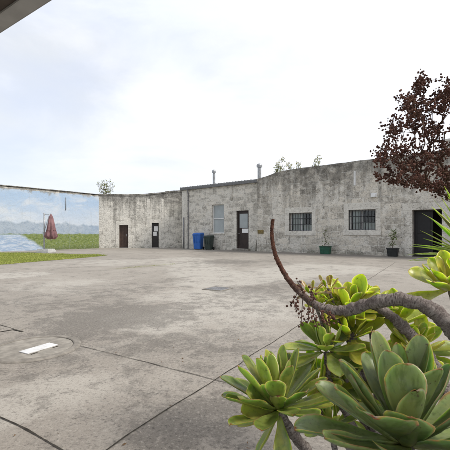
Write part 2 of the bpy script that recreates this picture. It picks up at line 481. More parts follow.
def concrete_mat():
    m = NM('yard_concrete')
    wear_tone = m.attr('wear_tone', 'Color')
    ws = m.n.new('ShaderNodeSeparateColor'); m.l.new(wear_tone, ws.inputs[0])
    big = m.noise(0.28, 8, 0.62, dist=0.5)
    mid = m.noise(1.1, 11, 0.70, dist=0.7)
    mot = m.noise(4.5, 9, 0.78, dist=0.4)
    sep = m.n.new('ShaderNodeMapping'); sep.inputs['Location'].default_value = (31, 17, 4); m.l.new(m.tc, sep.inputs['Vector'])
    mid2 = m.noise(1.7, 11, 0.72, vec=sep.outputs[0], dist=0.6)
    grit = m.noise(95, 3, 0.7)
    spk = m.noise(38, 6, 0.8, vec=sep.outputs[0])
    c = m.mix(m.rng(big, 0.30, 0.70), (0.262, 0.236, 0.202), (0.338, 0.306, 0.263))
    # pale worn concrete and tracks
    f = m.math('MULTIPLY_ADD', ws.outputs[0], 0.52, m.math('MULTIPLY_ADD', mid2, 0.75, m.math('MULTIPLY', mot, 0.25)))
    c = m.mix(m.rng(f, 0.50, 0.78, 0, 0.8), c, (0.43, 0.400, 0.350))
    # ragged dark mottling: lichen, stains, darker strip along the wall foot
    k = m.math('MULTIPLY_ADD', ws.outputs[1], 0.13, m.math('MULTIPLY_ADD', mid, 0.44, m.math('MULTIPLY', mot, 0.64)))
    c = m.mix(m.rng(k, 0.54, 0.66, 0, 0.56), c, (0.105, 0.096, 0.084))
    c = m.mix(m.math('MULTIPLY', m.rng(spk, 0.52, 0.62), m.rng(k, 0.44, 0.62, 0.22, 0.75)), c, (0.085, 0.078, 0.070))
    c = m.mix(m.rng(spk, 0.45, 0.37, 0, 0.50), c, (0.46, 0.43, 0.375))
    c = m.mix(m.rng(grit, 0.54, 0.68, 0, 0.5), c, (0.10, 0.092, 0.08))
    c = m.mix(m.rng(grit, 0.42, 0.32, 0, 0.25), c, (0.50, 0.47, 0.41))
    c = m.mix(m.math('MULTIPLY', ws.outputs[2], m.rng(mot, 0.4, 0.6, 0.1, 0.8)), c, (0.17, 0.17, 0.06))
    h = m.math('ADD', m.math('MULTIPLY', mid, 0.5), m.math('ADD', m.math('MULTIPLY', spk, 0.4), m.math('MULTIPLY', grit, 0.35)))
    m.bump(h, 0.5, 0.010)
    return m.done(c, m.rng(mid, 0.3, 0.7, 0.8, 0.92), 0.2)
M['concrete'] = concrete_mat()
M['earth'] = plain('dry_ground', (0.16, 0.145, 0.10), 0.95, 0.1, var=0.4, scale=0.5)

def grass_mat():
    m = NM('grass_blade')
    n = m.noise(0.9, 5, 0.65); n2 = m.noise(13, 2)
    c = m.mix(m.rng(n, 0.35, 0.65), (0.20, 0.25, 0.045), (0.34, 0.37, 0.09))
    c = m.mix(m.rng(n2, 0.5, 0.7, 0, 0.6), c, (0.36, 0.33, 0.15))
    return m.done(c, 0.7, 0.2)
M['grass'] = grass_mat()
M['turf'] = plain('turf_soil', (0.20, 0.21, 0.06), 0.95, 0.1, var=0.35, scale=3)

def mural_mat():
    "painted landscape: cloudy sky, blue-grey ranges, green field, pale river; paint worn away towards the top"
    m = NM('mural_paint'); LT = lambda c, k=1.0: tuple(min(.78, x * k) for x in c)
    X, Y, Z = m.xyz()
    sx = m.comb(X, 0.0, 0.0)
    cl = m.noise(0.75, 7, 0.6, vec=m.map((0.7, 1, 1.5), (2, 0, 5)), dist=0.8)
    sky = m.mix(m.rng(Z, 1.6, 3.6), (0.64, 0.69, 0.75), (0.47, 0.59, 0.74))
    sky = m.mix(m.rng(cl, 0.42, 0.66, 0, 0.85), sky, (0.72, 0.74, 0.76))
    cl2 = m.noise(3.0, 6, 0.7, vec=m.map((0.6, 1, 1.6), (7, 0, 1)))
    sky = m.mix(m.rng(cl2, 0.55, 0.72, 0, 0.5), sky, (0.46, 0.55, 0.66))
    rd = m.noise(0.9, 7, 0.6, vec=sx)
    ridge = m.math('ADD', m.math('MULTIPLY_ADD', rd, 1.1, 1.22), m.math('MULTIPLY', X, -0.03))
    mt = m.noise(5, 7, 0.7, vec=m.map((1, 1, 1.6), (1, 0, 0)), dist=1.0)
    mcol = m.mix(m.rng(mt, 0.38, 0.64), (0.32, 0.38, 0.45), (0.46, 0.52, 0.58))
    mcol = m.mix(m.rng(X, -2.2, -0.2, 0, 0.6), mcol, (0.30, 0.40, 0.53))
    hz = m.noise(2.2, 7, 0.7, vec=m.map((1, 1, 1), (3, 3, 3)))
    mcol = m.mix(m.rng(hz, 0.35, 0.7, 0, 0.6), mcol, (0.54, 0.58, 0.62))
    c = m.mix(m.rng(m.math('SUBTRACT', ridge, Z), -0.06, 0.12), sky, mcol)
    fl = m.noise(1.5, 6, 0.6, vec=sx)
    field = m.math('MULTIPLY_ADD', fl, 0.35, 0.94)
    gt = m.noise(6, 7, 0.75, vec=m.map((0.8, 1, 1.6)))
    gcol = m.mix(m.rng(gt, 0.35, 0.65), (0.14, 0.19, 0.045), (0.29, 0.335, 0.11))
    gcol = m.mix(m.rng(m.noise(11, 5, 0.7), 0.58, 0.72, 0, 0.6), gcol, (0.36, 0.36, 0.20))
    gcol = m.mix(m.rng(Z, 0.45, 0.0, 0, 0.5), gcol, (0.10, 0.12, 0.05))
    c = m.mix(m.rng(m.math('SUBTRACT', field, Z), -0.04, 0.06), c, gcol)
    rb = m.math('MULTIPLY', m.math('SUBTRACT', m.math('MULTIPLY_ADD', fl, 0.9, -4.45), X), 0.66)
    rv = m.noise(3.5, 6, 0.65, vec=m.map((0.5, 1, 2.2), (0, 0, 3)), dist=1.2)
    rcol = m.mix(m.rng(rv, 0.4, 0.62), (0.36, 0.46, 0.60), (0.62, 0.67, 0.73))
    c = m.mix(m.math('MULTIPLY', m.rng(m.math('SUBTRACT', rb, Z), -0.10, 0.18), m.rng(Z, 1.12, 1.02)), c, rcol)
    # wear
    st = m.noise(1.6, 8, 0.7, vec=m.map((1, 1, 1), (8, 1, 2)))
    worn = m.mix(m.rng(m.noise(7, 6, 0.7), 0.35, 0.65), (0.26, 0.25, 0.225), (0.46, 0.45, 0.42))
    pf = m.math('ADD', m.rng(Z, 3.65, 4.05, 0, 0.26), st)
    c = m.mix(m.rng(pf, 0.68, 0.80, 0, 0.85), c, worn)
    pl = m.noise(14, 7, 0.75)
    c = m.mix(m.rng(pl, 0.54, 0.64, 0, 0.45), c, (0.58, 0.59, 0.58))
    blk = m.voro(1.0, vec=m.map((1.9, 1, 3.3)), feature='DISTANCE_TO_EDGE', rnd=.75)
    c = m.mix(m.math('MULTIPLY', m.rng(blk, 0.035, 0.0), m.rng(st, 0.48, 0.60, 0.0, 0.28)), c, (0.36, 0.36, 0.34))
    c = m.mix(m.rng(m.noise(1.0, 8, 0.75, vec=m.map((4, 4, .3))), .56, .68, 0, .35), c, (0.40, 0.41, 0.40))
    c = m.mix(1.0, c, (0.80, 0.83, 0.86), 'MULTIPLY')
    m.bump(m.math('ADD', m.math('MULTIPLY', pl, 0.5), m.noise(3, 5)), 0.6, 0.04)
    return m.done(c, 0.85, 0.2)
M['mural'] = mural_mat()

def leaf_mat(name, dark, light, red=(0.27, 0.085, 0.04), bloom=0.0, trans=0.18):
    m = NM(name)
    ed = m.attr('edge', 'Color')
    s = m.n.new('ShaderNodeSeparateColor'); m.l.new(ed, s.inputs[0])   # r: margin, g: leaf tint, b: along
    n = m.noise(28, 5, 0.65); n2 = m.noise(130, 3, 0.6)
    c = m.mix(m.rng(m.math('MULTIPLY_ADD', n, 0.5, m.math('MULTIPLY', s.outputs[1], 0.6)), 0.25, 0.85), dark, light)
    c = m.mix(m.rng(s.outputs[2], 0.40, 0.0, 0, 0.45), c, tuple(min(1, a * 1.5 + 0.02) for a in light))
    if bloom: c = m.mix(m.rng(n, 0.38, 0.7, 0.1, bloom), c, (0.23, 0.29, 0.23))
    c = m.mix(m.rng(m.math('MULTIPLY_ADD', n2, 0.30, m.math('MULTIPLY_ADD', n, 0.35, s.outputs[0])), 1.04, 1.30), c, red)
    st = m.noise(1.0, 5, 0.6, vec=m.map((90, 90, 22), (1, 2, 3)))
    c = m.mix(m.rng(st, 0.50, 0.68, 0, 0.45), c, tuple(a * .5 for a in dark))
    du = m.noise(34, 7, 0.75, vec=m.map((1, 1, 1), (2, 8, 1)))
    c = m.mix(m.rng(du, 0.52, 0.68, 0, 0.30), c, (0.34, 0.33, 0.25))
    pt = m.noise(11, 4, 0.6, vec=m.map((1, 1, 1), (6, 6, 6)))
    c = m.mix(m.rng(pt, 0.50, 0.66, 0, 0.45), c, tuple(min(1, a * 1.15) for a in (light[0] * 1.25, light[1], light[2])))
    sp = m.noise(60, 6, 0.78, vec=m.map((1, 1, 1), (4, 2, 9)))
    c = m.mix(m.rng(sp, 0.61, 0.66, 0, 0.85), c, (0.10, 0.07, 0.04))
    m.bump(m.math('ADD', m.math('MULTIPLY', n, 0.7), m.math('MULTIPLY', n2, 0.25)), 0.25, 0.004)
    m.done(c, m.rng(n, 0.3, 0.7, 0.28, 0.50), 0.42)
    m.b.inputs['Subsurface Weight'].default_value = min(1, trans * 2.4)
    m.b.inputs['Subsurface Radius'].default_value = (0.55, 1.0, 0.12)
    m.b.inputs['Subsurface Scale'].default_value = 0.018
    return m.m
M['leaf_glaucous'] = leaf_mat('glaucous_leaf', (0.095, 0.145, 0.028), (0.235, 0.295, 0.085), bloom=0.24, trans=.16)
M['leaf_green'] = leaf_mat('green_leaf', (0.12, 0.17, 0.020), (0.38, 0.43, 0.075), bloom=0.10, trans=.25)
M['leaf_yellow'] = leaf_mat('yellow_green_leaf', (0.22, 0.245, 0.022), (0.50, 0.485, 0.075), red=(0.30, 0.09, 0.03), trans=0.35)
M['leaf_spear'] = leaf_mat('spear_leaf', (0.13, 0.20, 0.04), (0.34, 0.41, 0.10), red=(0.18, 0.20, 0.05), trans=0.25)
M['leaf_dead'] = leaf_mat('withered_leaf', (0.10, 0.05, 0.02), (0.30, 0.16, 0.045), red=(0.12, 0.05, 0.02), trans=0.2)

def bark_mat(name, a, b, scar, tip=False):
    m = NM(name)
    bc = m.attr('bark', 'Vector')
    n = m.noise(300, 6, 0.75, vec=bc); n1 = m.noise(42, 6, 0.68, vec=bc)
    c = m.mix(m.rng(n1, 0.3, 0.7), a, b)
    c = m.mix(m.rng(n, 0.45, 0.7, 0, 0.5), c, tuple(x * 1.5 for x in b))
    wob = m.n.new('ShaderNodeVectorMath'); wob.operation = 'MULTIPLY_ADD'
    m.l.new(m.noise(60, 3, vec=bc, col=True), wob.inputs[0]); wob.inputs[1].default_value = (0.006, 0.006, 0.006); m.l.new(bc, wob.inputs[2])
    v = m.voro(1.0, vec=m.map((70, 70, 190), vec=wob.outputs[0]), rnd=0.85)     # old leaf scars, wider than tall
    if tip:                                    # withered end: red-brown, fading into living bark
        sb = m.n.new('ShaderNodeSeparateXYZ'); m.l.new(bc, sb.inputs[0])
        c = m.mix(m.rng(m.math('MULTIPLY_ADD', n1, 0.25, sb.outputs[2]), 0.30, 0.50, 1, 0), c, m.mix(m.rng(n1, .35, .65), (0.075, 0.032, 0.022), (0.20, 0.095, 0.065)))
    sc = m.math('MULTIPLY', m.rng(v, 0.50, 0.22), m.rng(n1, 0.38, 0.6, 0.0, 0.75))
    c = m.mix(sc, c, scar)
    gr = m.noise(1.0, 4, 0.6, vec=m.map((25, 25, 420), vec=wob.outputs[0]))       # fine growth rings
    c = m.mix(m.rng(gr, 0.55, 0.68, 0, 0.6), c, scar)
    m.bump(m.math('ADD', m.math('MULTIPLY', sc, -0.8), m.math('ADD', n, m.math('MULTIPLY', gr, -0.8))), 0.9, 0.004)
    return m.done(c, 0.88, 0.2)
M['bark_grey'] = bark_mat('succulent_bark', (0.13, 0.10, 0.09), (0.42, 0.375, 0.34), (0.055, 0.040, 0.033))
M['bark_arch'] = bark_mat('arching_bark', (0.13, 0.10, 0.09), (0.42, 0.375, 0.34), (0.055, 0.040, 0.033), tip=True)
M['pods'] = plain('dried_pods', (0.115, 0.058, 0.045), 0.85, 0.15, var=0.6, scale=9, grime=(0.20, 0.11, 0.075))
M['pod_stalk'] = plain('dried_stalk', (0.095, 0.058, 0.040), 0.85, 0.15, var=0.3, scale=20)

# ------------------------------------------------------------------ ground
def ground():
    bm = bmesh.new()
    s = 1500
    vs = [bm.verts.new(p) for p in ((-s, -s, -0.012), (s, -s, -0.012), (s, s, -0.012), (-s, s, -0.012))]
    bm.faces.new(vs)
    structure(obj('ground', bm, M['earth']))

def yard():
    # slab with its own stains, pale worn tracks, a darker wall-foot strip, weeds in the joints (painted per vertex)
    pale = [(184, 259, .9, 1.3), (190, 264, .8, 1.5), (198, 269, .75, 1.5), (203, 274, .7, 1.4), (215, 280, .6, 1.2), (207, 283, .5, 1.0), (235, 281, .7, .9), (262, 277, .9, .9), (290, 272.5, 1.0, .9), (320, 269, 1.2, .8), (225, 292, .45, .6), (200, 296, .9, .5), (238, 303, .8, .55), (265, 315, .5, .5),
            (8, 275.5, .5, 1.6), (17, 275, .45, 1.6), (26, 274.3, .4, 1.3), (20, 400, .35, .5), (60, 395, .35, .45), (150, 330, .5, .3), (170, 318, .6, .4), (118, 262, 1.6, .5), (60, 285, 1.2, .4), (230, 330, .45, .35), (330, 268, 1.8, .5)]
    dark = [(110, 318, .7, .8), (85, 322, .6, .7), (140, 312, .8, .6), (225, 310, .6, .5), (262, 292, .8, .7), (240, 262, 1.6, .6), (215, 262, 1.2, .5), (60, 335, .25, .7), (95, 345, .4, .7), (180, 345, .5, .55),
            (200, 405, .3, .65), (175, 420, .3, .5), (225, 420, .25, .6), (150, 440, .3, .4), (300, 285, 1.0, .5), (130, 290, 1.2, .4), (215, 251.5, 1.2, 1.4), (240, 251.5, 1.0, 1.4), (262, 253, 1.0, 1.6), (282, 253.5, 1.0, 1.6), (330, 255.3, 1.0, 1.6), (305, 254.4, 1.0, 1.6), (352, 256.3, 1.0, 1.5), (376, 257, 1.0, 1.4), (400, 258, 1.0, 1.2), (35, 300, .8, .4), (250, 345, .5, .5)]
    green = [(120 + 8 * i, 268.5 - 0.75 * i, .25, .5) for i in range(7)]
    def prep(L): return [(G(u, v), r, a) for u, v, r, a in L]
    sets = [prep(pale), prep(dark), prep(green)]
    bm = bmesh.new()
    lay = bm.verts.layers.float_color.new('wear_tone')
    xs = [-26 + i * 0.25 for i in range(205)]
    ys = [-4 + i * 0.25 for i in range(145)]
    grid = []
    for y in ys:
        row = []
        for x in xs:
            v = bm.verts.new((x, y, 0.0))
            q = Vector((x, y, 0))
            w = []
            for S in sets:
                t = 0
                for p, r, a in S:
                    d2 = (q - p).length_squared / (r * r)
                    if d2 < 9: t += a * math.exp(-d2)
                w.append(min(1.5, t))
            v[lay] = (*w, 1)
            row.append(v)
        grid.append(row)
    for j in range(len(ys) - 1):
        for i in range(len(xs) - 1):
            bm.faces.new((grid[j][i], grid[j][i + 1], grid[j + 1][i + 1], grid[j + 1][i]))
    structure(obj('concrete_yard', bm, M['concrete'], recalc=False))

def ribbon(bm, a, b, w, z=0.004, n=60, wob=0.02, gap=0.0):
    d = (b - a); L = d.length; d.normalize(); s = Vector((-d.y, d.x, 0))
    prev = None
    for i in range(n + 1):
        t = i / n
        c = a + (b - a) * t
        k = noise.noise(Vector((c.x * 3, c.y * 3, 1.7)))
        k2 = noise.noise(Vector((c.x * 9, c.y * 9, 5.7)))
        c = c + s * (wob * k)
        k3 = noise.noise(Vector((c.x * 31, c.y * 31, 2.2)))
        ww = w * (0.75 + 0.35 * k2 + 0.2 * k + 0.35 * k3)
        pr = (bm.verts.new(c + s * max(ww, .001) / 2 + Vector((0, 0, z))), bm.verts.new(c - s * max(ww, .001) / 2 + Vector((0, 0, z))))
        if prev: bm.faces.new((prev[0], pr[0], pr[1], prev[1]))
        prev = pr

def joints():
    bm = bmesh.new()
    mid = G(218, 380.5)
    a = G(95, 457.5); b = G(395, 262.5)
    ribbon(bm, a, b, 0.011, n=400)
    structure(obj('paving_joint', bm, M['crack'], recalc=False))
    bm = bmesh.new(); ribbon(bm, G(74, 344.5), mid + (mid - G(74, 344.5)) * 0.9, 0.008, n=200, z=0.0043)
    structure(obj('paving_joint', bm, M['crack'], recalc=False))
    bm = bmesh.new(); ribbon(bm, G(-60, 308), G(24, 331.6), 0.010, n=80, z=0.0043)
    structure(obj('paving_joint', bm, M['crack'], recalc=False))
    bm = bmesh.new(); ribbon(bm, G(-30, 400), G(75, 458), 0.012, n=120, z=0.0043)
    structure(obj('paving_joint', bm, M['crack'], recalc=False))
    bm = bmesh.new(); ribbon(bm, G(-12, 334), G(13.5, 329.6), 0.032, n=20, z=0.0048); ribbon(bm, G(13.5, 329.6), G(23, 332), 0.030, n=14, z=0.0052)
    structure(obj('paving_crack', bm, M['crack'], recalc=False))
    # weeds standing in one far joint
    bm = bmesh.new(); rnd = random.Random(3)
    for i in range(70):
        t = rnd.random()
        q = G(118 + 60 * t, 268.8 - 5.0 * t) + Vector((rnd.gauss(0, .05), rnd.gauss(0, .07), 0))
        blade(bm, q, rnd.uniform(.015, .05), rnd.uniform(.006, .012), rnd)
    structure(obj('joint_weeds', bm, M['grass'], recalc=False), 'stuff')

def blade(bm, q, h, w, rnd):
    a = rnd.uniform(0, 6.28); s = Vector((math.cos(a), math.sin(a), 0)) * w / 2
    lean = Vector((rnd.gauss(0, .4), rnd.gauss(0, .4), 0)) * h
    v = [bm.verts.new(q - s), bm.verts.new(q + s), bm.verts.new(q + lean * .5 + s * .8 + Vector((0, 0, h * .6))), bm.verts.new(q + lean + Vector((0, 0, h)))]
    bm.faces.new((v[0], v[1], v[2], v[3]))

def grass():
    pts = [G(-60, 268.5), G(0, 264.8), G(40, 261.5), G(75, 258.6), G(98, 256.4), G(107, 255.5), G(96, 254.8), G(70, 254.3), G(40, 253.6), G(0, 252.9), G(-60, 252.4)]
    bm = bmesh.new()
    fine = []
    for i, p in enumerate(pts):
        q = pts[(i + 1) % len(pts)]
        n = max(2, int((q - p).length / 0.15))
        for k in range(n):
            c = p.lerp(q, k / n)
            c += Vector((noise.noise(c * 2.1), noise.noise(c * 2.1 + Vector((9, 0, 0))), 0)) * 0.13
            fine.append(c)
    bm.faces.new([bm.verts.new(c + Vector((0, 0, 0.006))) for c in fine])
    structure(obj('turf', bm, M['turf']))
    def inside(x, y):
        r = False; j = len(fine) - 1
        for i in range(len(fine)):
            a, b = fine[i], fine[j]
            if (a.y > y) != (b.y > y) and x < (b.x - a.x) * (y - a.y) / (b.y - a.y) + a.x: r = not r
            j = i
        return r
    x0, x1 = min(p.x for p in fine), max(p.x for p in fine); y0, y1 = min(p.y for p in fine), max(p.y for p in fine)
    rnd = random.Random(5); bm = bmesh.new(); n = 0
    while n < 42000:
        x, y = rnd.uniform(max(x0, -15.5), x1), rnd.uniform(y0, y1)
        if inside(x, y):
            k = 0.6 + 0.8 * max(0, noise.noise(Vector((x * .8, y * .8, 2))) + .4)
            blade(bm, Vector((x, y, 0.004)), rnd.uniform(.03, .075) * k, rnd.uniform(.008, .016), rnd); n += 1
    structure(obj('grass', bm, M['grass'], recalc=False), 'stuff')

ground(); yard(); joints(); grass()

# ------------------------------------------------------------------ mural wall
def mural_wall():
    t = thing('mural_wall', 'weathered stone wall with a faded landscape mural of sky, hills, field and river', 'wall', Mw.p, Mw.a)
    bm = wall_mesh(-16, 0.45, 4.13, [], 0.5, rag=0.035, seed=1)
    obj('wall', bm, M['stone_mural'], t)
    bm = wall_mesh(-16, -0.02, lambda s: 4.0 + 0.0 * s, [], 0.012, rag=0.03, y0=-0.013, seed=2)
    obj('mural', bm, M['mural'], t)
    bm = bmesh.new(); rnd = random.Random(2)
    x = -16
    while x < 0.4:
        w = rnd.uniform(.5, .9)
        box(bm, x, min(x + w - .012, .45), -0.05, 0.54, 4.14 + rnd.uniform(-.01, .01), 4.19 + rnd.uniform(-.012, .012), 0.012); x += w
    obj('coping', bm, M['stone_mural'], t)
    sx, _ = Mw.at(65.5, 200)
    bm = bmesh.new(); _, zt = Mw.at(65.5, 197.5); _, zb = Mw.at(65.5, 210)
    tube(bm, [(sx, -.045, zb), (sx, -.045, zt)], .028, 10)
    obj('drain_pipe', bm, M['zinc'], t)
mural_wall()

# ------------------------------------------------------------------ wall with two doors
def panel_door(t, a, b, z0, z1, mat, y=0.20, name='door', rails=True):
    bm = bmesh.new()
    box(bm, a + .05, b - .05, y, y + .05, z0 + .01, z1 - .05)
    if rails:
        n = 5
        for i in range(n):
            x = lerp(a + .05, b - .05, (i + .5) / n); w = (b - a - .1) / n
            box(bm, x - w / 2 + .006, x + w / 2 - .006, y - .012, y - .001, z0 + .02, z1 - .06, .003)
    d = obj(name, bm, mat, t)
    bm = bmesh.new()
    box(bm, a + .001, a + .048, y - .03, y + .08, z0, z1 - .001); box(bm, b - .048, b - .001, y - .03, y + .08, z0, z1 - .001)
    box(bm, a + .049, b - .049, y - .03, y + .08, z1 - .048, z1 - .001)
    obj('door_frame', bm, mat, d)
    bm = bmesh.new()
    hx = b - .13
    tube(bm, [(hx, y - .012, 1.02), (hx, y - .06, 1.02), (hx - .1, y - .06, 1.02)], .011, 8)
    box(bm, hx - .025, hx + .025, y - .019, y - .0125, .92, 1.1, .004)
    obj('door_handle', bm, M['zinc'], d)
    return d

def yard_wall():
    t = thing('yard_wall', 'streaked limewashed stone wall with two narrow doors beside the mural', 'wall', Bw.p, Bw.a)
    a1, b1, z10, z11 = Bw.rect(119.2, 128, 225, 247); a2, b2, z20, z21 = Bw.rect(151.8, 158.7, 223, 247)
    top = lambda s: lerp(4.12, 4.2, s / LB) + 0.36 * sstep(0.42 * LB, LB, s)
    bm = wall_mesh(0.0, LB + .3, top, [(a1, b1, 0, z11), (a2, b2, 0, z21)], 0.5, rag=0.045, seed=3)
    obj('wall', bm, M['stone_yard'], t)
    bm = bmesh.new(); rnd = random.Random(8); x = 0.0
    while x < LB - .1:
        w = rnd.uniform(.45, .8); x1 = min(x + w - .012, LB)
        za, zb = top(x) + rnd.uniform(-.012, .01), top(x1) + rnd.uniform(-.012, .01); h = .085 + rnd.uniform(-.015, .02)
        hexa(bm, [(x, -.05, za - .02), (x1, -.05, zb - .02), (x1, .55, zb - .02), (x, .55, za - .02)], [(x, -.05, za + h), (x1, -.05, zb + h), (x1, .55, zb + h), (x, .55, za + h)]); x += w
    obj('coping', bm, M['stone_yard'], t)
    # rendered bands round the doors, proud of the stone
    for (a, b, zz, ww) in ((a1, b1, z11, .26), (a2, b2, z21, .20)):
        bm = bmesh.new()
        box(bm, a - ww, a, -.018, .02, 0, zz, .006); box(bm, b, b + ww, -.018, .02, 0, zz, .006)
        box(bm, a - ww, b + ww, -.0185, .02, zz + .001, zz + .32, .006)
        obj('door_surround', bm, M['lime'], t)
    d1 = panel_door(t, a1, b1, 0.02, z11, M['brown_door']); d1['label'] = 'plain brown boarded door'
    d2 = panel_door(t, a2, b2, 0.02, z21, M['dark_door'], rails=False); d2['label'] = 'black door with white notices'
    xm = (a2 + b2) / 2
    for (x0, x1, z0, z1) in ((xm - .10, xm + .24, 1.32, 1.72), (xm - .16, xm + .12, .95, 1.27)):
        bm = bmesh.new(); box(bm, x0, x1, .192, .1985, z0, z1)
        n = obj('notice', bm, M['notice'], d2)
    # raised vertical plaster bands left by old work
    bm = bmesh.new()
    for u, w in ((148.5, .22), (162.5, .18)):
        x, _ = Bw.at(u, 220); box(bm, x - w / 2, x + w / 2, -.012, .02, z21 + .33, 3.9, .006)
    obj('plaster_band', bm, M['lime'], t)
yard_wall()

# ------------------------------------------------------------------ shed
def shed():
    t = thing('stone_shed', 'lower pale stone outbuilding with tall frosted window, brown door and flue pipes', 'building', Cw.p, Cw.a)
    H = 4.45
    wa, wb, wz0, wz1 = Cw.rect(211.8, 224, 204.4, 233.2)
    da, db, dz0, dz1 = Cw.rect(236.2, 248.6, 210.5, 247.2)
    bm = wall_mesh(0, LC, H, [(wa, wb, wz0, wz1), (da, db, .12, dz1)], 0.4, rag=0.0)
    obj('wall', bm, M['stone_shed'], t)
    D = 5.5
    bm = bmesh.new()
    box(bm, 0, .4, .401, D, 0, H); box(bm, LC - .4, LC - .02, .401, D, 0, H); box(bm, .401, LC - .401, D - .4, D - .001, 0, H)
    obj('rear_walls', bm, M['stone_shed'], t)
    bm = bmesh.new(); box(bm, -.12, LC - .03, -.16, D + .2, H + .12, H + .18)
    for i in range(int(LC / .25)): box(bm, -.10 + i * .25, -.04 + i * .25, -.15, D + .19, H + .181, H + .205)
    obj('roof', bm, M['roof'], t)
    bm = bmesh.new(); box(bm, -.125, LC - .03, -.17, -.03, H - .03, H + .119, .01); box(bm, -.125, -.01, -.029, D, H - .03, H + .119)
    obj('fascia', bm, M['fascia'], t)
    bm = bmesh.new()
    x1 = Cw.at(187, 220)[0]
    box(bm, -.03, x1, -.03, .3, 0, H - .032, .012)
    obj('corner_pier', bm, M['lime'], t)
    bm = bmesh.new()
    x = Cw.at(188.6, 220)[0]
    tube(bm, catmull([(x, -.14, H - .04), (x, -.12, H - .15), (x, -.055, H - .35), (x, -.055, H - .6), (x, -.055, .12), (x, -.12, .06)], 5), .04, 10)
    for z in (1.0, 2.4, 3.6): box(bm, x - .06, x + .06, -.11, 0, z, z + .03)
    obj('downpipe', bm, M['pipe_grey'], t)
    bm = bmesh.new(); x = Cw.at(184.4, 230)[0]; zt = Cw.at(184.4, 217.4)[1]
    tube(bm, [(x, -.085, 0.0), (x, -.085, zt)], .045, 10)
    obj('standpipe', bm, M['pipe_grey'], t)
    bm = bmesh.new(); x = Cw.at(232, 190)[0]
    tube(bm, [(x, -.03, Cw.at(232, 186)[1]), (x, -.03, Cw.at(232, 200)[1])], .022, 8)
    obj('conduit', bm, M['lime'], t)
    bm = bmesh.new(); x = Cw.at(257.6, 240)[0] - .12
    tube(bm, [(x, -.08, 0), (x, -.08, Cw.at(257.6, 239.5)[1])], .05, 10)
    obj('vent_stub', bm, M['lime'], t)
    # window
    bm = bmesh.new(); y = .15; f = .055
    box(bm, wa, wa + f, y, y + .07, wz0, wz1); box(bm, wb - f, wb, y, y + .07, wz0, wz1)
    box(bm, wa + f + .001, wb - f - .001, y, y + .07, wz0, wz0 + f); box(bm, wa + f + .001, wb - f - .001, y, y + .07, wz1 - f, wz1)
    zm = lerp(wz0, wz1, .51); box(bm, wa + f + .001, wb - f - .001, y - .01, y + .07, zm - .035, zm + .035)
    w = obj('window', bm, M['white_paint'], t)
    bm = bmesh.new(); box(bm, wa + f, wb - f, y + .03, y + .04, wz0 + f, zm - .036); obj('pane', bm, M['frost'], w)
    bm = bmesh.new(); box(bm, wa + f, wb - f, y + .03, y + .04, zm + .036, wz1 - f); obj('pane', bm, M['frost'], w)
    bm = bmesh.new(); box(bm, wa - .08, wb + .08, -.05, y - .012, wz0 - .09, wz0 - .001, .01); obj('window_sill', bm, M['lime'], w)
    # door
    y = .14
    bm = bmesh.new(); f = .07
    box(bm, da, da + f, y - .02, y + .09, .12, dz1); box(bm, db - f, db, y - .02, y + .09, .12, dz1); box(bm, da + f + .001, db - f - .001, y - .02, y + .09, dz1 - f, dz1)
    fr = obj('door_frame', bm, M['shed_door'], t)
    a, b, z0, z1 = da + f + .004, db - f - .004, .13, dz1 - f - .004
    zg0, zg1 = lerp(z0, z1, .56), z1 - .13; st = .10
    bm = bmesh.new()
    box(bm, a, a + st, y, y + .045, z0, z1); box(bm, b - st, b, y, y + .045, z0, z1)
    box(bm, a + st + .001, b - st - .001, y, y + .045, z1 - .13, z1); box(bm, a + st + .001, b - st - .001, y, y + .045, zg0 - .12, zg0)
    box(bm, a + st + .001, b - st - .001, y, y + .045, z0, z0 + .2); box(bm, a + st, b - st, y + .015, y + .03, z0 + .2, zg0 - .12)
    dr = obj('door', bm, M['shed_door'], t)
    bm = bmesh.new(); box(bm, a + st, b - st, y + .015, y + .025, zg0, zg1); obj('pane', bm, M['frost'], dr)
    bm = bmesh.new(); zc = zg0 - .22
    xa, xb, za, zb = Cw.rect(241, 247.2, 228.6, 232.8)
    box(bm, xa, xb, y - .012, y - .003, za, zb); nb = obj('notice', bm, M['notice'], dr)
    bm = bmesh.new(); hx = a + .05
    tube(bm, [(hx, y, 1.12), (hx, y - .05, 1.12), (hx + .1, y - .05, 1.12)], .011, 8); obj('door_handle', bm, M['zinc'], dr)
    bm = bmesh.new(); box(bm, da - .15, db + .15, -.32, .12, 0, .115, .015); obj('doorstep', bm, M['rim'], t)
    # flues on the roof
    for u, vt, vb, r in ((214, 169.5, 184, .10), (259.4, 163.4, 180, .125)):
        yb = 1.2
        w0 = Wall(Cw.w(0, yb, 0), Cw.a)
        x, zt = w0.at(u, vt); z0 = H + .16
        x = min(x, LC - .22)
        bm = bmesh.new(); Mx = Matrix.Translation((x, yb, 0))
        lathe(bm, [(r, z0), (r, zt - .34), (r * 1.02, zt - .33)], 16, Mx)
        fl = obj('flue_pipe', bm, M['zinc'], t, smooth=False)
        bm = bmesh.new()
        lathe(bm, [(r * .9, zt - .325), (r * .9, zt - .27), (r * 1.55, zt - .26), (r * 1.6, zt - .14), (r * 1.2, zt - .05), (r * .2, zt)], 16, Mx)
        obj('flue_cowl', bm, M['zinc'], fl)
shed()

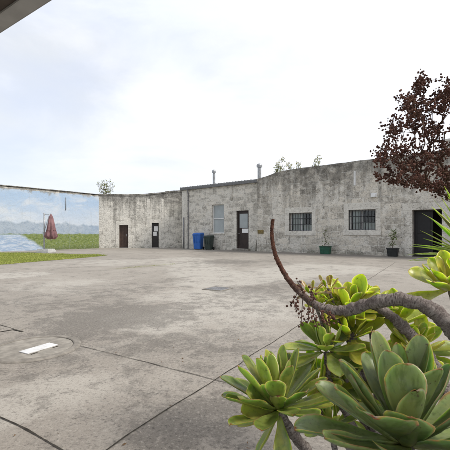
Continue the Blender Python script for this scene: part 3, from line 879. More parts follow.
# ------------------------------------------------------------------ right-hand building
def barred_window(t, a, b, z0, z1, blinds, nb):
    y = .24; f = .06
    bm = bmesh.new()
    box(bm, a, a + f, y, y + .07, z0, z1); box(bm, b - f, b, y, y + .07, z0, z1)
    box(bm, a + f + .001, b - f - .001, y, y + .07, z0, z0 + f); box(bm, a + f + .001, b - f - .001, y, y + .07, z1 - f, z1)
    xm = lerp(a, b, .46)
    box(bm, xm - .03, xm + .03, y - .005, y + .07, z0 + f + .001, z1 - f - .001)
    zm = lerp(z0, z1, .48)
    w = obj('window', bm, M['white_paint'], t)
    bm = bmesh.new(); box(bm, a + f, b - f, y + .03, y + .036, z0 + f, z1 - f); obj('pane', bm, M['glass'], w)
    for (xa, xb, za, zb) in blinds:
        bm = bmesh.new(); X0, X1 = lerp(a, b, xa), lerp(a, b, xb); Z0, Z1 = lerp(z0, z1, za), lerp(z0, z1, zb)
        n = 8
        for i in range(n): box(bm, lerp(X0, X1, i / n), lerp(X0, X1, (i + .94) / n), y + .045 + .008 * (i % 2), y + .05 + .008 * (i % 2), Z0, Z1)
        obj('blind', bm, M['blind'], w)
    bm = bmesh.new(); y = .06
    for i in range(nb):
        x = lerp(a + .03, b - .03, i / (nb - 1)); tube(bm, [(x, y, z0 - .03), (x, y, z1 + .03)], .014, 6)
    for k in (.04, .36, .68, .96):
        z = lerp(z0, z1, k); box(bm, a - .03, b + .03, y - .022, y - .012, z - .015, z + .015)
    obj('window_bars', bm, M['iron'], w)
    return w

def right_building():
    t = thing('stone_building', 'tall black-streaked limestone building with two barred windows and open dark doorway', 'building', Rw.p, Rw.a)
    L = Rw.at(450, 230)[0] + 7.0
    H = 4.98
    def top(s): return 4.60 + (H - 4.60) * sstep(-.5, 2.4, s)
    w1 = Rw.rect(289, 311.8, 212.8, 231); w2 = Rw.rect(348.6, 375.6, 209.6, 230.2); d = Rw.rect(412.2, 442, 209.6, 256)
    bm = wall_mesh(-.02, L, top, [w1, w2, (d[0], d[1], 0, d[3])], 0.55, step=.25, rag=0.014, seed=5)
    obj('wall', bm, M['stone_right'], t)
    D = 7.0
    bm = bmesh.new()
    box(bm, 0, .5, .551, D, 0, 4.5); box(bm, L - .5, L, .551, D, 0, 4.7); box(bm, .501, L - .501, D - .5, D, 0, 4.7)
    obj('rear_walls', bm, M['stone_right'], t)
    bm = bmesh.new(); box(bm, .0, L, .552, D + .2, 4.28, 4.42); obj('roof', bm, M['roof'], t)
    bm = bmesh.new(); box(bm, .5, L - .5, .552, D - .5, .006, .03); box(bm, .51, L - .51, .56, D - .51, 3.0, 3.06)
    p = lerp(w2[1], d[0], .5); box(bm, p, p + .12, .56, D - .51, .031, 2.99)
    box(bm, d[1] + .9, d[1] + 1.0, .56, D - .51, .031, 2.99); box(bm, p + .13, d[1] + .89, 3.4, 3.5, .031, 2.99)
    obj('interior', bm, M['interior'], t)
    # rendered frames round the windows
    for (a, b, z0, z1), m in ((w1, (.26, .30)), (w2, (.26, .36))):
        bm = bmesh.new(); q = m[0]
        box(bm, a - q, a, -.022, .03, z0, z1, .008); box(bm, b, b + q * .95, -.022, .03, z0, z1, .008)
        box(bm, a - q, b + q * .95, -.0225, .03, z1 + .001, z1 + m[1], .008); box(bm, a - q - .02, b + q + .01, -.04, .03, z0 - .27, z0 - .001, .012)
        obj('window_surround', bm, M['lime'], t)
    barred_window(t, *w1, [(.06, .42, .05, .95), (.50, .93, .06, .38), (.50, .58, .38, .95)], 9)
    barred_window(t, *w2, [(.08, .36, .05, .95), (.5, .93, .05, .40)], 9)
    # doorway: dressed jambs, dark leaf pushed in
    bm = bmesh.new(); a, b, z1 = d[0], d[1], d[3]
    for k in range(6):
        z = k * z1 / 6; w = .50 if k % 2 else .34
        box(bm, a - w, a - .001, -.014, .03, z + .004, z + z1 / 6 - .004, .008); box(bm, b + .001, b + w, -.014, .03, z + .004, z + z1 / 6 - .004, .008)
    box(bm, a - .45, b + .45, -.0145, .03, z1 + .002, z1 + .33, .008)
    obj('door_surround', bm, M['render'], t)
    bm = bmesh.new(); box(bm, a + .002, a + .06, .30, .42, .0, z1 - .002); box(bm, b - .06, b - .002, .30, .42, 0, z1 - .002); box(bm, a + .061, b - .061, .30, .42, z1 - .06, z1 - .002)
    box(bm, a + .002, b - .002, .15, .5, .007, .05)
    obj('door_frame', bm, M['dark_door'], t)
    bm = bmesh.new(); xm = lerp(a, b, .66); box(bm, a + .065, xm, .34, .39, .06, z1 - .065)
    box(bm, a + .16, xm - .1, .325, .339, .25, 1.0, .006); box(bm, a + .16, xm - .1, .325, .339, 1.12, z1 - .22, .006)
    dl = obj('door', bm, M['grey_door'], t)
    bm = bmesh.new(); tube(bm, [(xm - .06, .34, 1.05), (xm - .06, .29, 1.05), (xm - .16, .29, 1.05)], .011, 8); obj('door_handle', bm, M['zinc'], dl)
    # pale slot drain, small brown vent, chimney
    x, za = Rw.at(355, 185.7); zb = Rw.at(355, 171.2)[1]
    bm = bmesh.new(); box(bm, x - .05, x + .05, -.075, .02, za, zb, .012); obj('overflow_chute', bm, M['white_paint'], t)
    a_, b_, z0_, z1_ = Rw.rect(258.0, 263.6, 229.8, 233.6)
    bm = bmesh.new(); box(bm, a_, b_, -.05, .02, z0_, z1_, .008)
    for k in range(3): box(bm, a_ + .03, b_ - .03, -.058, -.051, lerp(z0_, z1_, .2 + .25 * k), lerp(z0_, z1_, .3 + .25 * k))
    obj('wall_vent', bm, plain('rusty_vent', (0.20, 0.15, 0.06), .7, .2, var=.4, scale=12), t)
    yb = 3.0; w0 = Wall(Rw.w(0, yb, 0), Rw.a); x, zt = w0.at(446.5, 139)
    bm = bmesh.new(); box(bm, x, x + .75, yb, yb + .6, 4.4, zt - .12, .02); box(bm, x - .06, x + .81, yb - .06, yb + .66, zt - .119, zt, .02)
    obj('chimney', bm, M['lime'], t)
right_building()

def wall_light():
    x, z = Rw.at(374, 195.3)
    t = thing('wall_light', 'small white bulkhead light fixed above the right barred window', 'lamp', Rw.w(x, 0, z), Rw.a)
    bm = bmesh.new(); box(bm, -.16, .16, -.04, -.001, -.11, .11, .012); obj('back_plate', bm, M['white_paint'], t)
    bm = bmesh.new()
    hexa(bm, [(-.14, -.041, -.09), (.14, -.041, -.09), (.14, -.041, .09), (-.14, -.041, .09)], [(-.11, -.15, -.09), (.11, -.15, -.09), (.11, -.12, .05), (-.11, -.12, .05)])
    obj('diffuser', bm, plain('lamp_diffuser', (.66, .66, .64), .4, .4, var=.05), t)
wall_light()

# ------------------------------------------------------------------ plants: shared generators
def grow(points, root, back=0.6):
    "joins points into a branching skeleton: each is hung on the nearest point that lies nearer to the root"
    pts = sorted(points, key=lambda p: (p - root).length)
    nodes = [root]; par = [-1]
    for p in pts:
        best, bi = 1e9, 0
        dr = (p - root).length
        for i, q in enumerate(nodes):
            d = (p - q).length
            c = d + 0.25 * (q - root).length * 0.2
            if (q - root).length > dr - 0.2 * d and i: continue
            if c < best: best, bi = c, i
        nodes.append(p); par.append(bi)
    load = [1] * len(nodes)
    for i in range(len(nodes) - 1, 0, -1): load[par[i]] += load[i]
    return nodes, par, load

def skeleton_tubes(bm, nodes, par, load, r0, seg=5, sag=0.0):
    for i in range(1, len(nodes)):
        a, b = nodes[par[i]], nodes[i]
        ra, rb = r0 * min(load[par[i]], load[i] * 2.2 + 1) ** 0.42, r0 * load[i] ** 0.42
        m = (a + b) / 2 + Vector((noise.noise(b * 9), noise.noise(b * 9 + Vector((5, 0, 0))), noise.noise(b * 9 + Vector((0, 7, 0))) - sag)) * (b - a).length * 0.18
        tube(bm, [a, m, b], [ra, (ra + rb) / 2, rb], seg, cap=True)

def leafcard(bm, p, d, L, W, rnd, fold=0.25):
    d = d.normalized(); s = d.cross(Vector((rnd.uniform(-1, 1), rnd.uniform(-1, 1), rnd.uniform(-.3, 1))))
    if s.length < 1e-3: s = Vector((1, 0, 0))
    s.normalize(); n = s.cross(d)
    a = bm.verts.new(p); b = bm.verts.new(p + d * L * .5 + s * W / 2 + n * fold * W); c = bm.verts.new(p + d * L); e = bm.verts.new(p + d * L * .5 - s * W / 2 + n * fold * W)
    m = bm.verts.new(p + d * L * .5)
    bm.faces.new((a, b, m)); bm.faces.new((b, c, m)); bm.faces.new((c, e, m)); bm.faces.new((e, a, m))

def weed(name, label, cat, base, h, spread, n, leafm, rnd, L=.07, per=9, heads=None, group=None, r0=.006):
    t = thing(name, label, cat, base, 0, group)
    pts = []
    for i in range(n):
        k = rnd.uniform(.04, 1); a = rnd.uniform(0, 6.28); q = rnd.random() ** .6
        w_ = (.55 + .45 * math.sin(k * 2.6)) * (1 + .3 * math.sin(3 * a + h))
        pts.append(Vector((math.cos(a) * spread * q * w_, math.sin(a) * spread * q * w_, h * k * (1 - .3 * q + .18 * math.sin(5 * a)))))
    nodes, par, load = grow(pts, Vector((0, 0, -.05)))
    bm = bmesh.new(); skeleton_tubes(bm, nodes, par, load, r0); obj('stem', bm, M['twig'], t)
    bm = bmesh.new()
    for i, p in enumerate(nodes[1:]):
        for k in range(per):
            d = Vector((rnd.gauss(0, 1), rnd.gauss(0, 1), rnd.gauss(.2, .8)))
            leafcard(bm, p + d.normalized() * rnd.uniform(0, L * .9), d, L * rnd.uniform(.6, 1.2), L * rnd.uniform(.3, .5), rnd)
    obj('foliage', bm, leafm, t, recalc=False)
    if heads:
        ends = sorted(nodes[1:], key=lambda p: -p.z)[:heads]
        for p in ends:
            bm = bmesh.new()
            for k in range(16):
                q = p + Vector((rnd.gauss(0, .035), rnd.gauss(0, .035), rnd.uniform(0, .22)))
                leafcard(bm, q, Vector((rnd.gauss(0, 1), rnd.gauss(0, 1), 1)), .07, .04, rnd)
            obj('seed_head', bm, M['seedy'], t, recalc=False)
    return t

def high_weeds():
    rnd = random.Random(21)
    c = Bw.w(.45, .3, 4.2)
    weed('wall_shrub', 'wispy green bush sprouting from the wall top where mural and yard wall meet', 'shrub', c, 1.25, .62, 90, M['weed_leaf'], rnd, L=.11, per=6)
    spots = [(273, 1.9, 1.25, .25), (281, 2.2, 1.55, .35), (290, 2.2, 1.45, .35), (298, 2.4, 1.15, .25), (317.5, 2.0, 1.15, .28)]
    labs = ['short yellow-green weed on the roof right beside the flue pipe at the rounded wall end', 'tall yellow-green weed with seed heads on the roof, nearest the short weed by the flue',
            'tall bushy roof weed with seed heads, middle of the row above the left barred window', 'thin roof weed above the left barred window, just right of the tall bushy weeds', 'lone wispy roof weed standing apart to the right of the other roof weeds']
    for (u, yb, h, sp), lab in zip(spots, labs):
        w0 = Wall(Rw.w(0, yb, 0), Rw.a); x, _ = w0.at(u, 170)
        weed('roof_weed', lab, 'weed', Rw.w(max(x, .4), yb, 4.43), h + .35, sp * 1.2, 34, M['weed_leaf'], rnd, L=.12, per=7, heads=5, group='weeds growing on the stone building roof')
high_weeds()

# ------------------------------------------------------------------ yard objects
def wheelie_bin(base, rot, w, d, h, mat, label):
    t = thing('wheelie_bin', label, 'bin', base, rot, 'wheelie bins by the shed')
    hb = h * .86
    bm = bmesh.new()
    def q(z, fx, fy, fb): return [(-w / 2 * fx, -d / 2 * fy, z), (w / 2 * fx, -d / 2 * fy, z), (w / 2 * fx, d / 2 * fb, z), (-w / 2 * fx, d / 2 * fb, z)]
    hexa(bm, q(.03, .76, .66, .80), q(hb, .94, .92, .96))
    bmesh.ops.bevel(bm, geom=list(bm.edges), offset=.03, segments=3, affect='EDGES')
    n0 = len(bm.verts)
    box(bm, -w / 2 * .98, w / 2 * .98, -d / 2 * .98, d / 2 * .98, hb - .035, hb + .02, .012)
    for x in (-.28, .0, .28): box(bm, x * w - .02, x * w + .02, -d / 2 * .93, -d / 2 * .80, hb * .45, hb - .04, .006)
    obj('body', bm, mat, t)
    bm = bmesh.new()
    hexa(bm, [(-w / 2, -d / 2 * 1.04, hb + .022), (w / 2, -d / 2 * 1.04, hb + .022), (w / 2, d / 2, hb + .022), (-w / 2, d / 2, hb + .022)],
         [(-w / 2 * .86, -d / 2 * .86, h * .955), (w / 2 * .86, -d / 2 * .86, h * .955), (w / 2 * .9, d / 2 * .96, h), (-w / 2 * .9, d / 2 * .96, h)])
    bmesh.ops.bevel(bm, geom=list(bm.edges), offset=.02, segments=2, affect='EDGES')
    box(bm, -w * .2, w * .2, -d / 2 * 1.12, -d / 2 * 1.045, hb + .024, hb + .05, .006)
    obj('lid', bm, mat, t)
    bm = bmesh.new(); y = d / 2 + .06
    tube(bm, [(-w / 2 + .04, d / 2 - .01, hb - .01), (-w / 2 + .04, y, hb + .02), (w / 2 - .04, y, hb + .02), (w / 2 - .04, d / 2 - .01, hb - .01)], .016, 8); obj('handle', bm, mat, t)
    for s in (-1, 1):
        bm = bmesh.new(); Mx = Matrix.Translation((s * (w / 2 - .02), d / 2 - .09, .10)) @ Matrix.Rotation(R(90), 4, 'Y')
        lathe(bm, [(.05, -.035), (.09, -.03), (.10, -.02), (.10, .02), (.09, .03), (.05, .035)], 18, Mx); obj('wheel', bm, M['rubber'], t)
xb = Cw.at(205, 240)[0]
wheelie_bin(Cw.w(xb, -.72, 0), Cw.a + R(16), .66, .62, 1.20, M['blue_bin'], 'bright blue wheelie bin against the shed wall')
xb = Cw.at(214.6, 240)[0]
wheelie_bin(Cw.w(xb, -.62, 0), Cw.a + R(10), .60, .52, 1.02, M['dark_bin'], 'shorter dark green wheelie bin right of the blue one')

def umbrella():
    base = G(46.3, 252.6)
    t = thing('patio_umbrella', 'folded maroon cantilever parasol on a pale block base by the mural', 'umbrella', base, R(-10))
    k = base.y / F
    bm = bmesh.new(); box(bm, -.40, .40, -.36, .36, 0, .13, .02); box(bm, -.36, -.01, -.32, .32, .131, .22, .015); box(bm, .01, .36, -.32, .32, .131, .22, .015)
    obj('base', bm, M['slab'], t)
    bm = bmesh.new(); tube(bm, [(-.14, 0, .131), (-.14, 0, 2.36)], .045, 12); box(bm, -.20, -.08, -.06, .06, 1.0, 1.22, .01)
    obj('pole', bm, M['alu'], t)
    bm = bmesh.new(); tube(bm, [(-.14, 0, 2.27), (.31, 0, 2.27)], .02, 8); tube(bm, [(-.14, 0, 1.25), (.05, -.02, 1.75), (.22, -.02, 2.30)], .014, 6)
    obj('arm', bm, M['alu'], t)
    bm = bmesh.new(); seg = 48; prev = None
    Z = [2.26, 2.20, 2.05, 1.75, 1.4, 1.1, .92, .86]; RR = [.03, .07, .12, .17, .22, .28, .31, .27]
    for j, (z, r) in enumerate(zip(Z, RR)):
        ring = []
        for i in range(seg):
            a = 2 * math.pi * i / seg
            f = 1 + (.26 * j / 7) * math.cos(8 * a + .5 * math.sin(3 * a)) + .05 * math.sin(5 * a + j)
            ring.append(bm.verts.new((.31 + r * f * math.cos(a), r * f * math.sin(a), z + (.07 * math.cos(8 * a) if j > 5 else 0))))
        if prev:
            for i in range(seg): bm.faces.new((prev[i], prev[(i + 1) % seg], ring[(i + 1) % seg], ring[i]))
        else: bm.faces.new(ring)
        prev = ring
    bm.faces.new(prev[::-1])
    cp = obj('canopy', bm, M['canopy'], t, smooth=True)
    bm = bmesh.new(); tube(bm, [(.31 + .245 * math.cos(2 * math.pi * i / 24), .245 * math.sin(2 * math.pi * i / 24), 1.32) for i in range(25)], .012, 6, cap=False); obj('strap', bm, M['canopy'], cp)
    bm = bmesh.new(); tube(bm, [(.31, 0, .70), (.31, 0, 2.33)], .02, 8); obj('mast', bm, M['alu'], t)
umbrella()

def potted(u, v, wall, w, d, h, mat, label, ph, seed, tall):
    x, _ = wall.at(u, v)
    t = thing('potted_plant', label, 'plant', wall.w(x, -.42, 0), wall.a)
    bm = bmesh.new()
    hexa(bm, [(-w * .42, -d * .42, 0), (w * .42, -d * .42, 0), (w * .42, d * .42, 0), (-w * .42, d * .42, 0)], [(-w / 2, -d / 2, h), (w / 2, -d / 2, h), (w / 2, d / 2, h), (-w / 2, d / 2, h)])
    bmesh.ops.bevel(bm, geom=list(bm.edges), offset=.015, segments=2, affect='EDGES')
    box(bm, -w / 2 - .015, w / 2 + .015, -d / 2 - .015, d / 2 + .015, h - .04, h + .004, .006)
    obj('pot', bm, mat, t)
    bm = bmesh.new(); box(bm, -w / 2 + .02, w / 2 - .02, -d / 2 + .02, d / 2 - .02, h + .0045, h + .02); obj('soil', bm, M['soil'], t)
    rnd = random.Random(seed); pts = []
    for i in range(34 if tall else 22):
        k = rnd.random(); pts.append(Vector((rnd.gauss(0, .06 + .05 * (1 - k)) - .02 * k, rnd.gauss(0, .05) + .05 * k, h + .06 + ph * k)))
    nodes, par, load = grow(pts, Vector((0, 0, h)))
    bm = bmesh.new(); skeleton_tubes(bm, nodes, par, load, .004); obj('stem', bm, M['twig'], t)
    bm = bmesh.new()
    for p in nodes[1:]:
        for k in range(5 if tall else 2):
            dd = Vector((rnd.gauss(0, 1), rnd.gauss(0, 1), rnd.gauss(.2, .6))); leafcard(bm, p + dd * .03, dd, rnd.uniform(.05, .11), rnd.uniform(.025, .05), rnd)
    obj('foliage', bm, M['leafy'], t, recalc=False)
potted(328.5, 250, Rw, .58, .34, .42, M['green_pot'], 'green plastic tub with a thin straggly plant between the barred windows', .95, 4, False)
potted(395, 252, Rw, .50, .34, .40, M['dark_pot'], 'black square planter with a small leafy plant left of the dark doorway', .80, 9, True)

def manhole():
    c = Vector((-1.84, 3.52, 0))
    t = thing('manhole_cover', 'round concrete manhole cover with a white rectangular plate in the near paving', 'manhole', c)
    bm = bmesh.new()
    lathe(bm, [(.35, .004), (.352, .012), (.362, .016), (.405, .015), (.42, .008), (.424, .001)], 72, cap=False); obj('rim', bm, M['rim'], t)
    bm = bmesh.new(); lathe(bm, [(.346, .001), (.344, .007), (.336, .010), (.20, .010), (.001, .010)], 72, cap=False); obj('lid', bm, M['lid'], t)
    a, b, d_ = G(19, 352), G(46.5, 344), G(30.6, 356)
    ex, ey = (b - a), (d_ - a)
    cen = a + (ex + ey) / 2 - c
    th = math.atan2(ex.y, ex.x)
    bm = bmesh.new(); box(bm, -.155, .155, -.065, .065, .0105, .019, .003, M=Matrix.Translation((cen.x, cen.y, 0)) @ Matrix.Rotation(th, 4, 'Z')); obj('plate', bm, plain('worn_white_plate', (.66, .66, .65), .6, .3, var=.1, scale=9, grime=(.42, .41, .38)), t)
    bm = bmesh.new()
    for k in (-1, 1): box(bm, k * .11 - .03, k * .11 + .03, -.10, -.085, .0102, .0125, M=Matrix.Translation((cen.x, cen.y, 0)) @ Matrix.Rotation(th, 4, 'Z'))
    obj('lifting_slot', bm, M['crack'], t)
manhole()

def drain():
    c = G(217.8, 288.9); w = .46
    t = thing('drain_grate', 'dark square drain grate set in the middle of the yard', 'drain', c, A1 + R(8))
    bm = bmesh.new()
    for (a, b, c_, d) in ((-w / 2, w / 2, -w / 2, -w / 2 + .035), (-w / 2, w / 2, w / 2 - .035, w / 2), (-w / 2, -w / 2 + .035, -w / 2 + .036, w / 2 - .036), (w / 2 - .035, w / 2, -w / 2 + .036, w / 2 - .036)):
        box(bm, a, b, c_, d, .002, .012)
    obj('frame', bm, M['rim'], t)
    bm = bmesh.new(); n = 9
    for i in range(n):
        x = lerp(-w / 2 + .055, w / 2 - .055, i / (n - 1)); box(bm, x - .011, x + .011, -w / 2 + .037, w / 2 - .037, .0035, .010)
    obj('grille', bm, M['pipe_grey'], t)
    bm = bmesh.new(); box(bm, -w / 2 + .036, w / 2 - .036, -w / 2 + .036, w / 2 - .036, .0012, .003); obj('sump', bm, M['crack'], t)
drain()

# ------------------------------------------------------------------ veranda edge over the camera
def veranda():
    o = Vector((-1.685, 2.733, 0)); e = Vector((-.828, .561, 0)); ang = math.atan2(-e.y, -e.x)
    o = o + Vector((e.y, -e.x, 0)) * 0.0 - Vector((.561, .828, 0)) * .068
    t = thing('veranda_roof', 'dark timber veranda eave with grey gutter at the upper left corner', 'roof', o, ang)
    # local x runs to the right along the eave, local y points out to the yard
    bm = bmesh.new(); box(bm, -3, 5, -.05, -.045, 2.60, 2.72); box(bm, -3, 5, -.0445, .06, 2.60, 2.606, .0); box(bm, -3, 5, .061, .066, 2.60, 2.72); obj('gutter', bm, M['gutter'], t)
    bm = bmesh.new(); box(bm, -3, 5, -.145, -.052, 2.612, 2.78, .004); obj('beam', bm, M['timber'], t)
    bm = bmesh.new(); box(bm, -3, 5, -2.3, -.147, 2.64, 2.655); obj('ceiling', bm, M['ceiling'], t)
    bm = bmesh.new(); box(bm, -3, 5, -2.3, .03, 2.79, 2.82); obj('roof_sheet', bm, M['roof'], t)
    for x, y in ((-.9, -.10), (4.1, -.10), (-2.5, -2.2), (4.1, -2.2)):
        bm = bmesh.new(); box(bm, x - .05, x + .05, y - .045, y + .045, 0, 2.61, .008); obj('post', bm, M['timber'], t)
veranda()

# ------------------------------------------------------------------ foreground planting
def bed():
    t = thing('raised_bed', 'low raised planting bed holding the foreground succulents', 'planter', (0, 0, 0))
    bm = bmesh.new(); x0, x1, y0, y1, h = .15, 2.6, -.5, 1.30, .28
    box(bm, x0, x1, y1 - .12, y1, 0, h, .015); box(bm, x0, x1, y0, y0 + .12, 0, h, .015); box(bm, x0, x0 + .12, y0 + .121, y1 - .121, 0, h, .015); box(bm, x1 - .12, x1, y0 + .121, y1 - .121, 0, h, .015)
    obj('kerb', bm, M['slab'], t)
    bm = bmesh.new(); box(bm, x0 + .121, x1 - .121, y0 + .122, y1 - .122, .004, .24); obj('soil', bm, M['soil'], t)
bed()

def leaf(bm, lay, o, d, up, L, W, th, bend, tint, tipw=0.66, cup=0.17, nu=9, nv=15, spear=False, base=0.26):
    "one fleshy leaf: narrow foot, broad rounded blade with a small point, cupped, bending towards 'up'"
    d = d.normalized(); s = d.cross(up)
    if s.length < 1e-4: s = d.orthogonal()
    s.normalize(); n = s.cross(d).normalized()
    top, bot = [], []
    c = Vector(o); dd = d.copy()
    wob = random.uniform(-.12, .12)
    pv = 0.0
    for j in range(nv):
        v = 1 - (1 - j / (nv - 1)) ** 1.55
        if j:
            st = v - pv; pv = v
            rot = Matrix.Rotation(bend * st, 3, s)
            dd = (rot @ dd).normalized(); n = (rot @ n).normalized()
            c = c + dd * (L * st)
        if spear: w = W * (0.75 + .25 * sstep(0, .3, v)) * max(0.0, 1 - v ** 2.4) + .0006
        else:
            w = W * lerp(base, 1, sstep(0, tipw, v))
            if v > tipw:
                q = (v - tipw) / (1 - tipw); w = W * max(0, 1 - q ** 2.2) ** .55 + .0010
        t_ = th * (1.0 - .55 * v) * (1 if v < .96 else .5)
        rt, rb = [], []
        for i in range(nu):
            a = -1 + 2 * i / (nu - 1)
            prof = math.sqrt(max(0, 1 - a * a))
            nz = noise.noise(Vector((a * 1.3 + tint * 40, v * 4.0, tint * 17)))
            nz2 = noise.noise(Vector((a * 2.5, v * 9.0 + tint * 60, 3)))
            pos = c + s * (a * w / 2 * (1 + .07 * nz2) + wob * w * v * v * .5) + n * (cup * w * a * a + W * (.075 * nz + .03 * nz2) * (v if not spear else 0))
            k = (abs(a) ** 4 if not spear else abs(a) ** 4 * .6)
            em = max(k, sstep(.93, 1.0, v)) * (.35 + .65 * sstep(.2, .6, v))
            for lst, sg in ((rt, 1), (rb, -1)):
                vt = bm.verts.new(pos + n * (sg * t_ * .5 * prof)); vt[lay] = (em, tint, v, 1); lst.append(vt)
        top.append(rt); bot.append(rb)
    for j in range(nv - 1):
        for i in range(nu - 1):
            for g, fl in ((top, 0), (bot, 1)):
                q = (g[j][i], g[j][i + 1], g[j + 1][i + 1], g[j + 1][i])
                f = bm.faces.new(q if not fl else q[::-1]); f.smooth = True
        for i in (0, nu - 1):
            f = bm.faces.new((top[j][i], top[j + 1][i], bot[j + 1][i], bot[j][i])); f.smooth = True
    for j in (0, nv - 1):
        for i in range(nu - 1):
            bm.faces.new((top[j][i], top[j][i + 1], bot[j][i + 1], bot[j][i]))

def rosette(parent, c, axis, n, L, W, mat, seed, a0=8, a1=95, th=.007, bend=25, inner=.45, extra=(), name='rosette', squash=1.0, tipw=.67):
    rnd = random.Random(seed); random.seed(seed)
    axis = Vector(axis).normalized(); x = axis.orthogonal().normalized(); y = axis.cross(x)
    bm = bmesh.new(); lay = bm.verts.layers.float_color.new('edge')
    for i in range(n):
        t = (i + .5) / n
        phi = i * 2.39996 + rnd.gauss(0, .14) + seed
        th_ = R(lerp(a0, a1, t ** .8) + rnd.gauss(0, 5))
        rad = x * math.cos(phi) + y * math.sin(phi)
        d = axis * math.cos(th_) + rad * math.sin(th_)
        ll = L * lerp(inner, 1, min(1, t * 1.9)) * rnd.uniform(.84, 1.10)
        ww = W * lerp(.55, 1, min(1, t * 1.8)) * rnd.uniform(.86, 1.08)
        o = Vector(c) + axis * (.028 * (1 - t) * L / .15) + rad * (.012 + .010 * t)
        leaf(bm, lay, o, d, axis if th_ < 2.6 else Vector((0, 0, 1)), ll, ww, th, R(bend) * rnd.uniform(-.3, 1.9), rnd.random() * .8 + .2 * (1 - t), tipw=tipw)
    for (d, ll, ww, up, bd) in extra:
        leaf(bm, lay, Vector(c) + Vector(d).normalized() * .012, Vector(d), Vector(up), ll, ww, th, R(bd), rnd.random(), tipw=tipw)
    return obj(name, bm, mat, parent)

def branch(parent, pts, rad, mat, name='branch', seg=14, n=14, rough=.30, rings=.05):
    bm = bmesh.new(); lay = bm.verts.layers.float_vector.new('bark'); tube(bm, catmull(pts, n), rad, seg, rough=rough, rings=rings, lay=lay)
    return obj(name, bm, mat, parent)

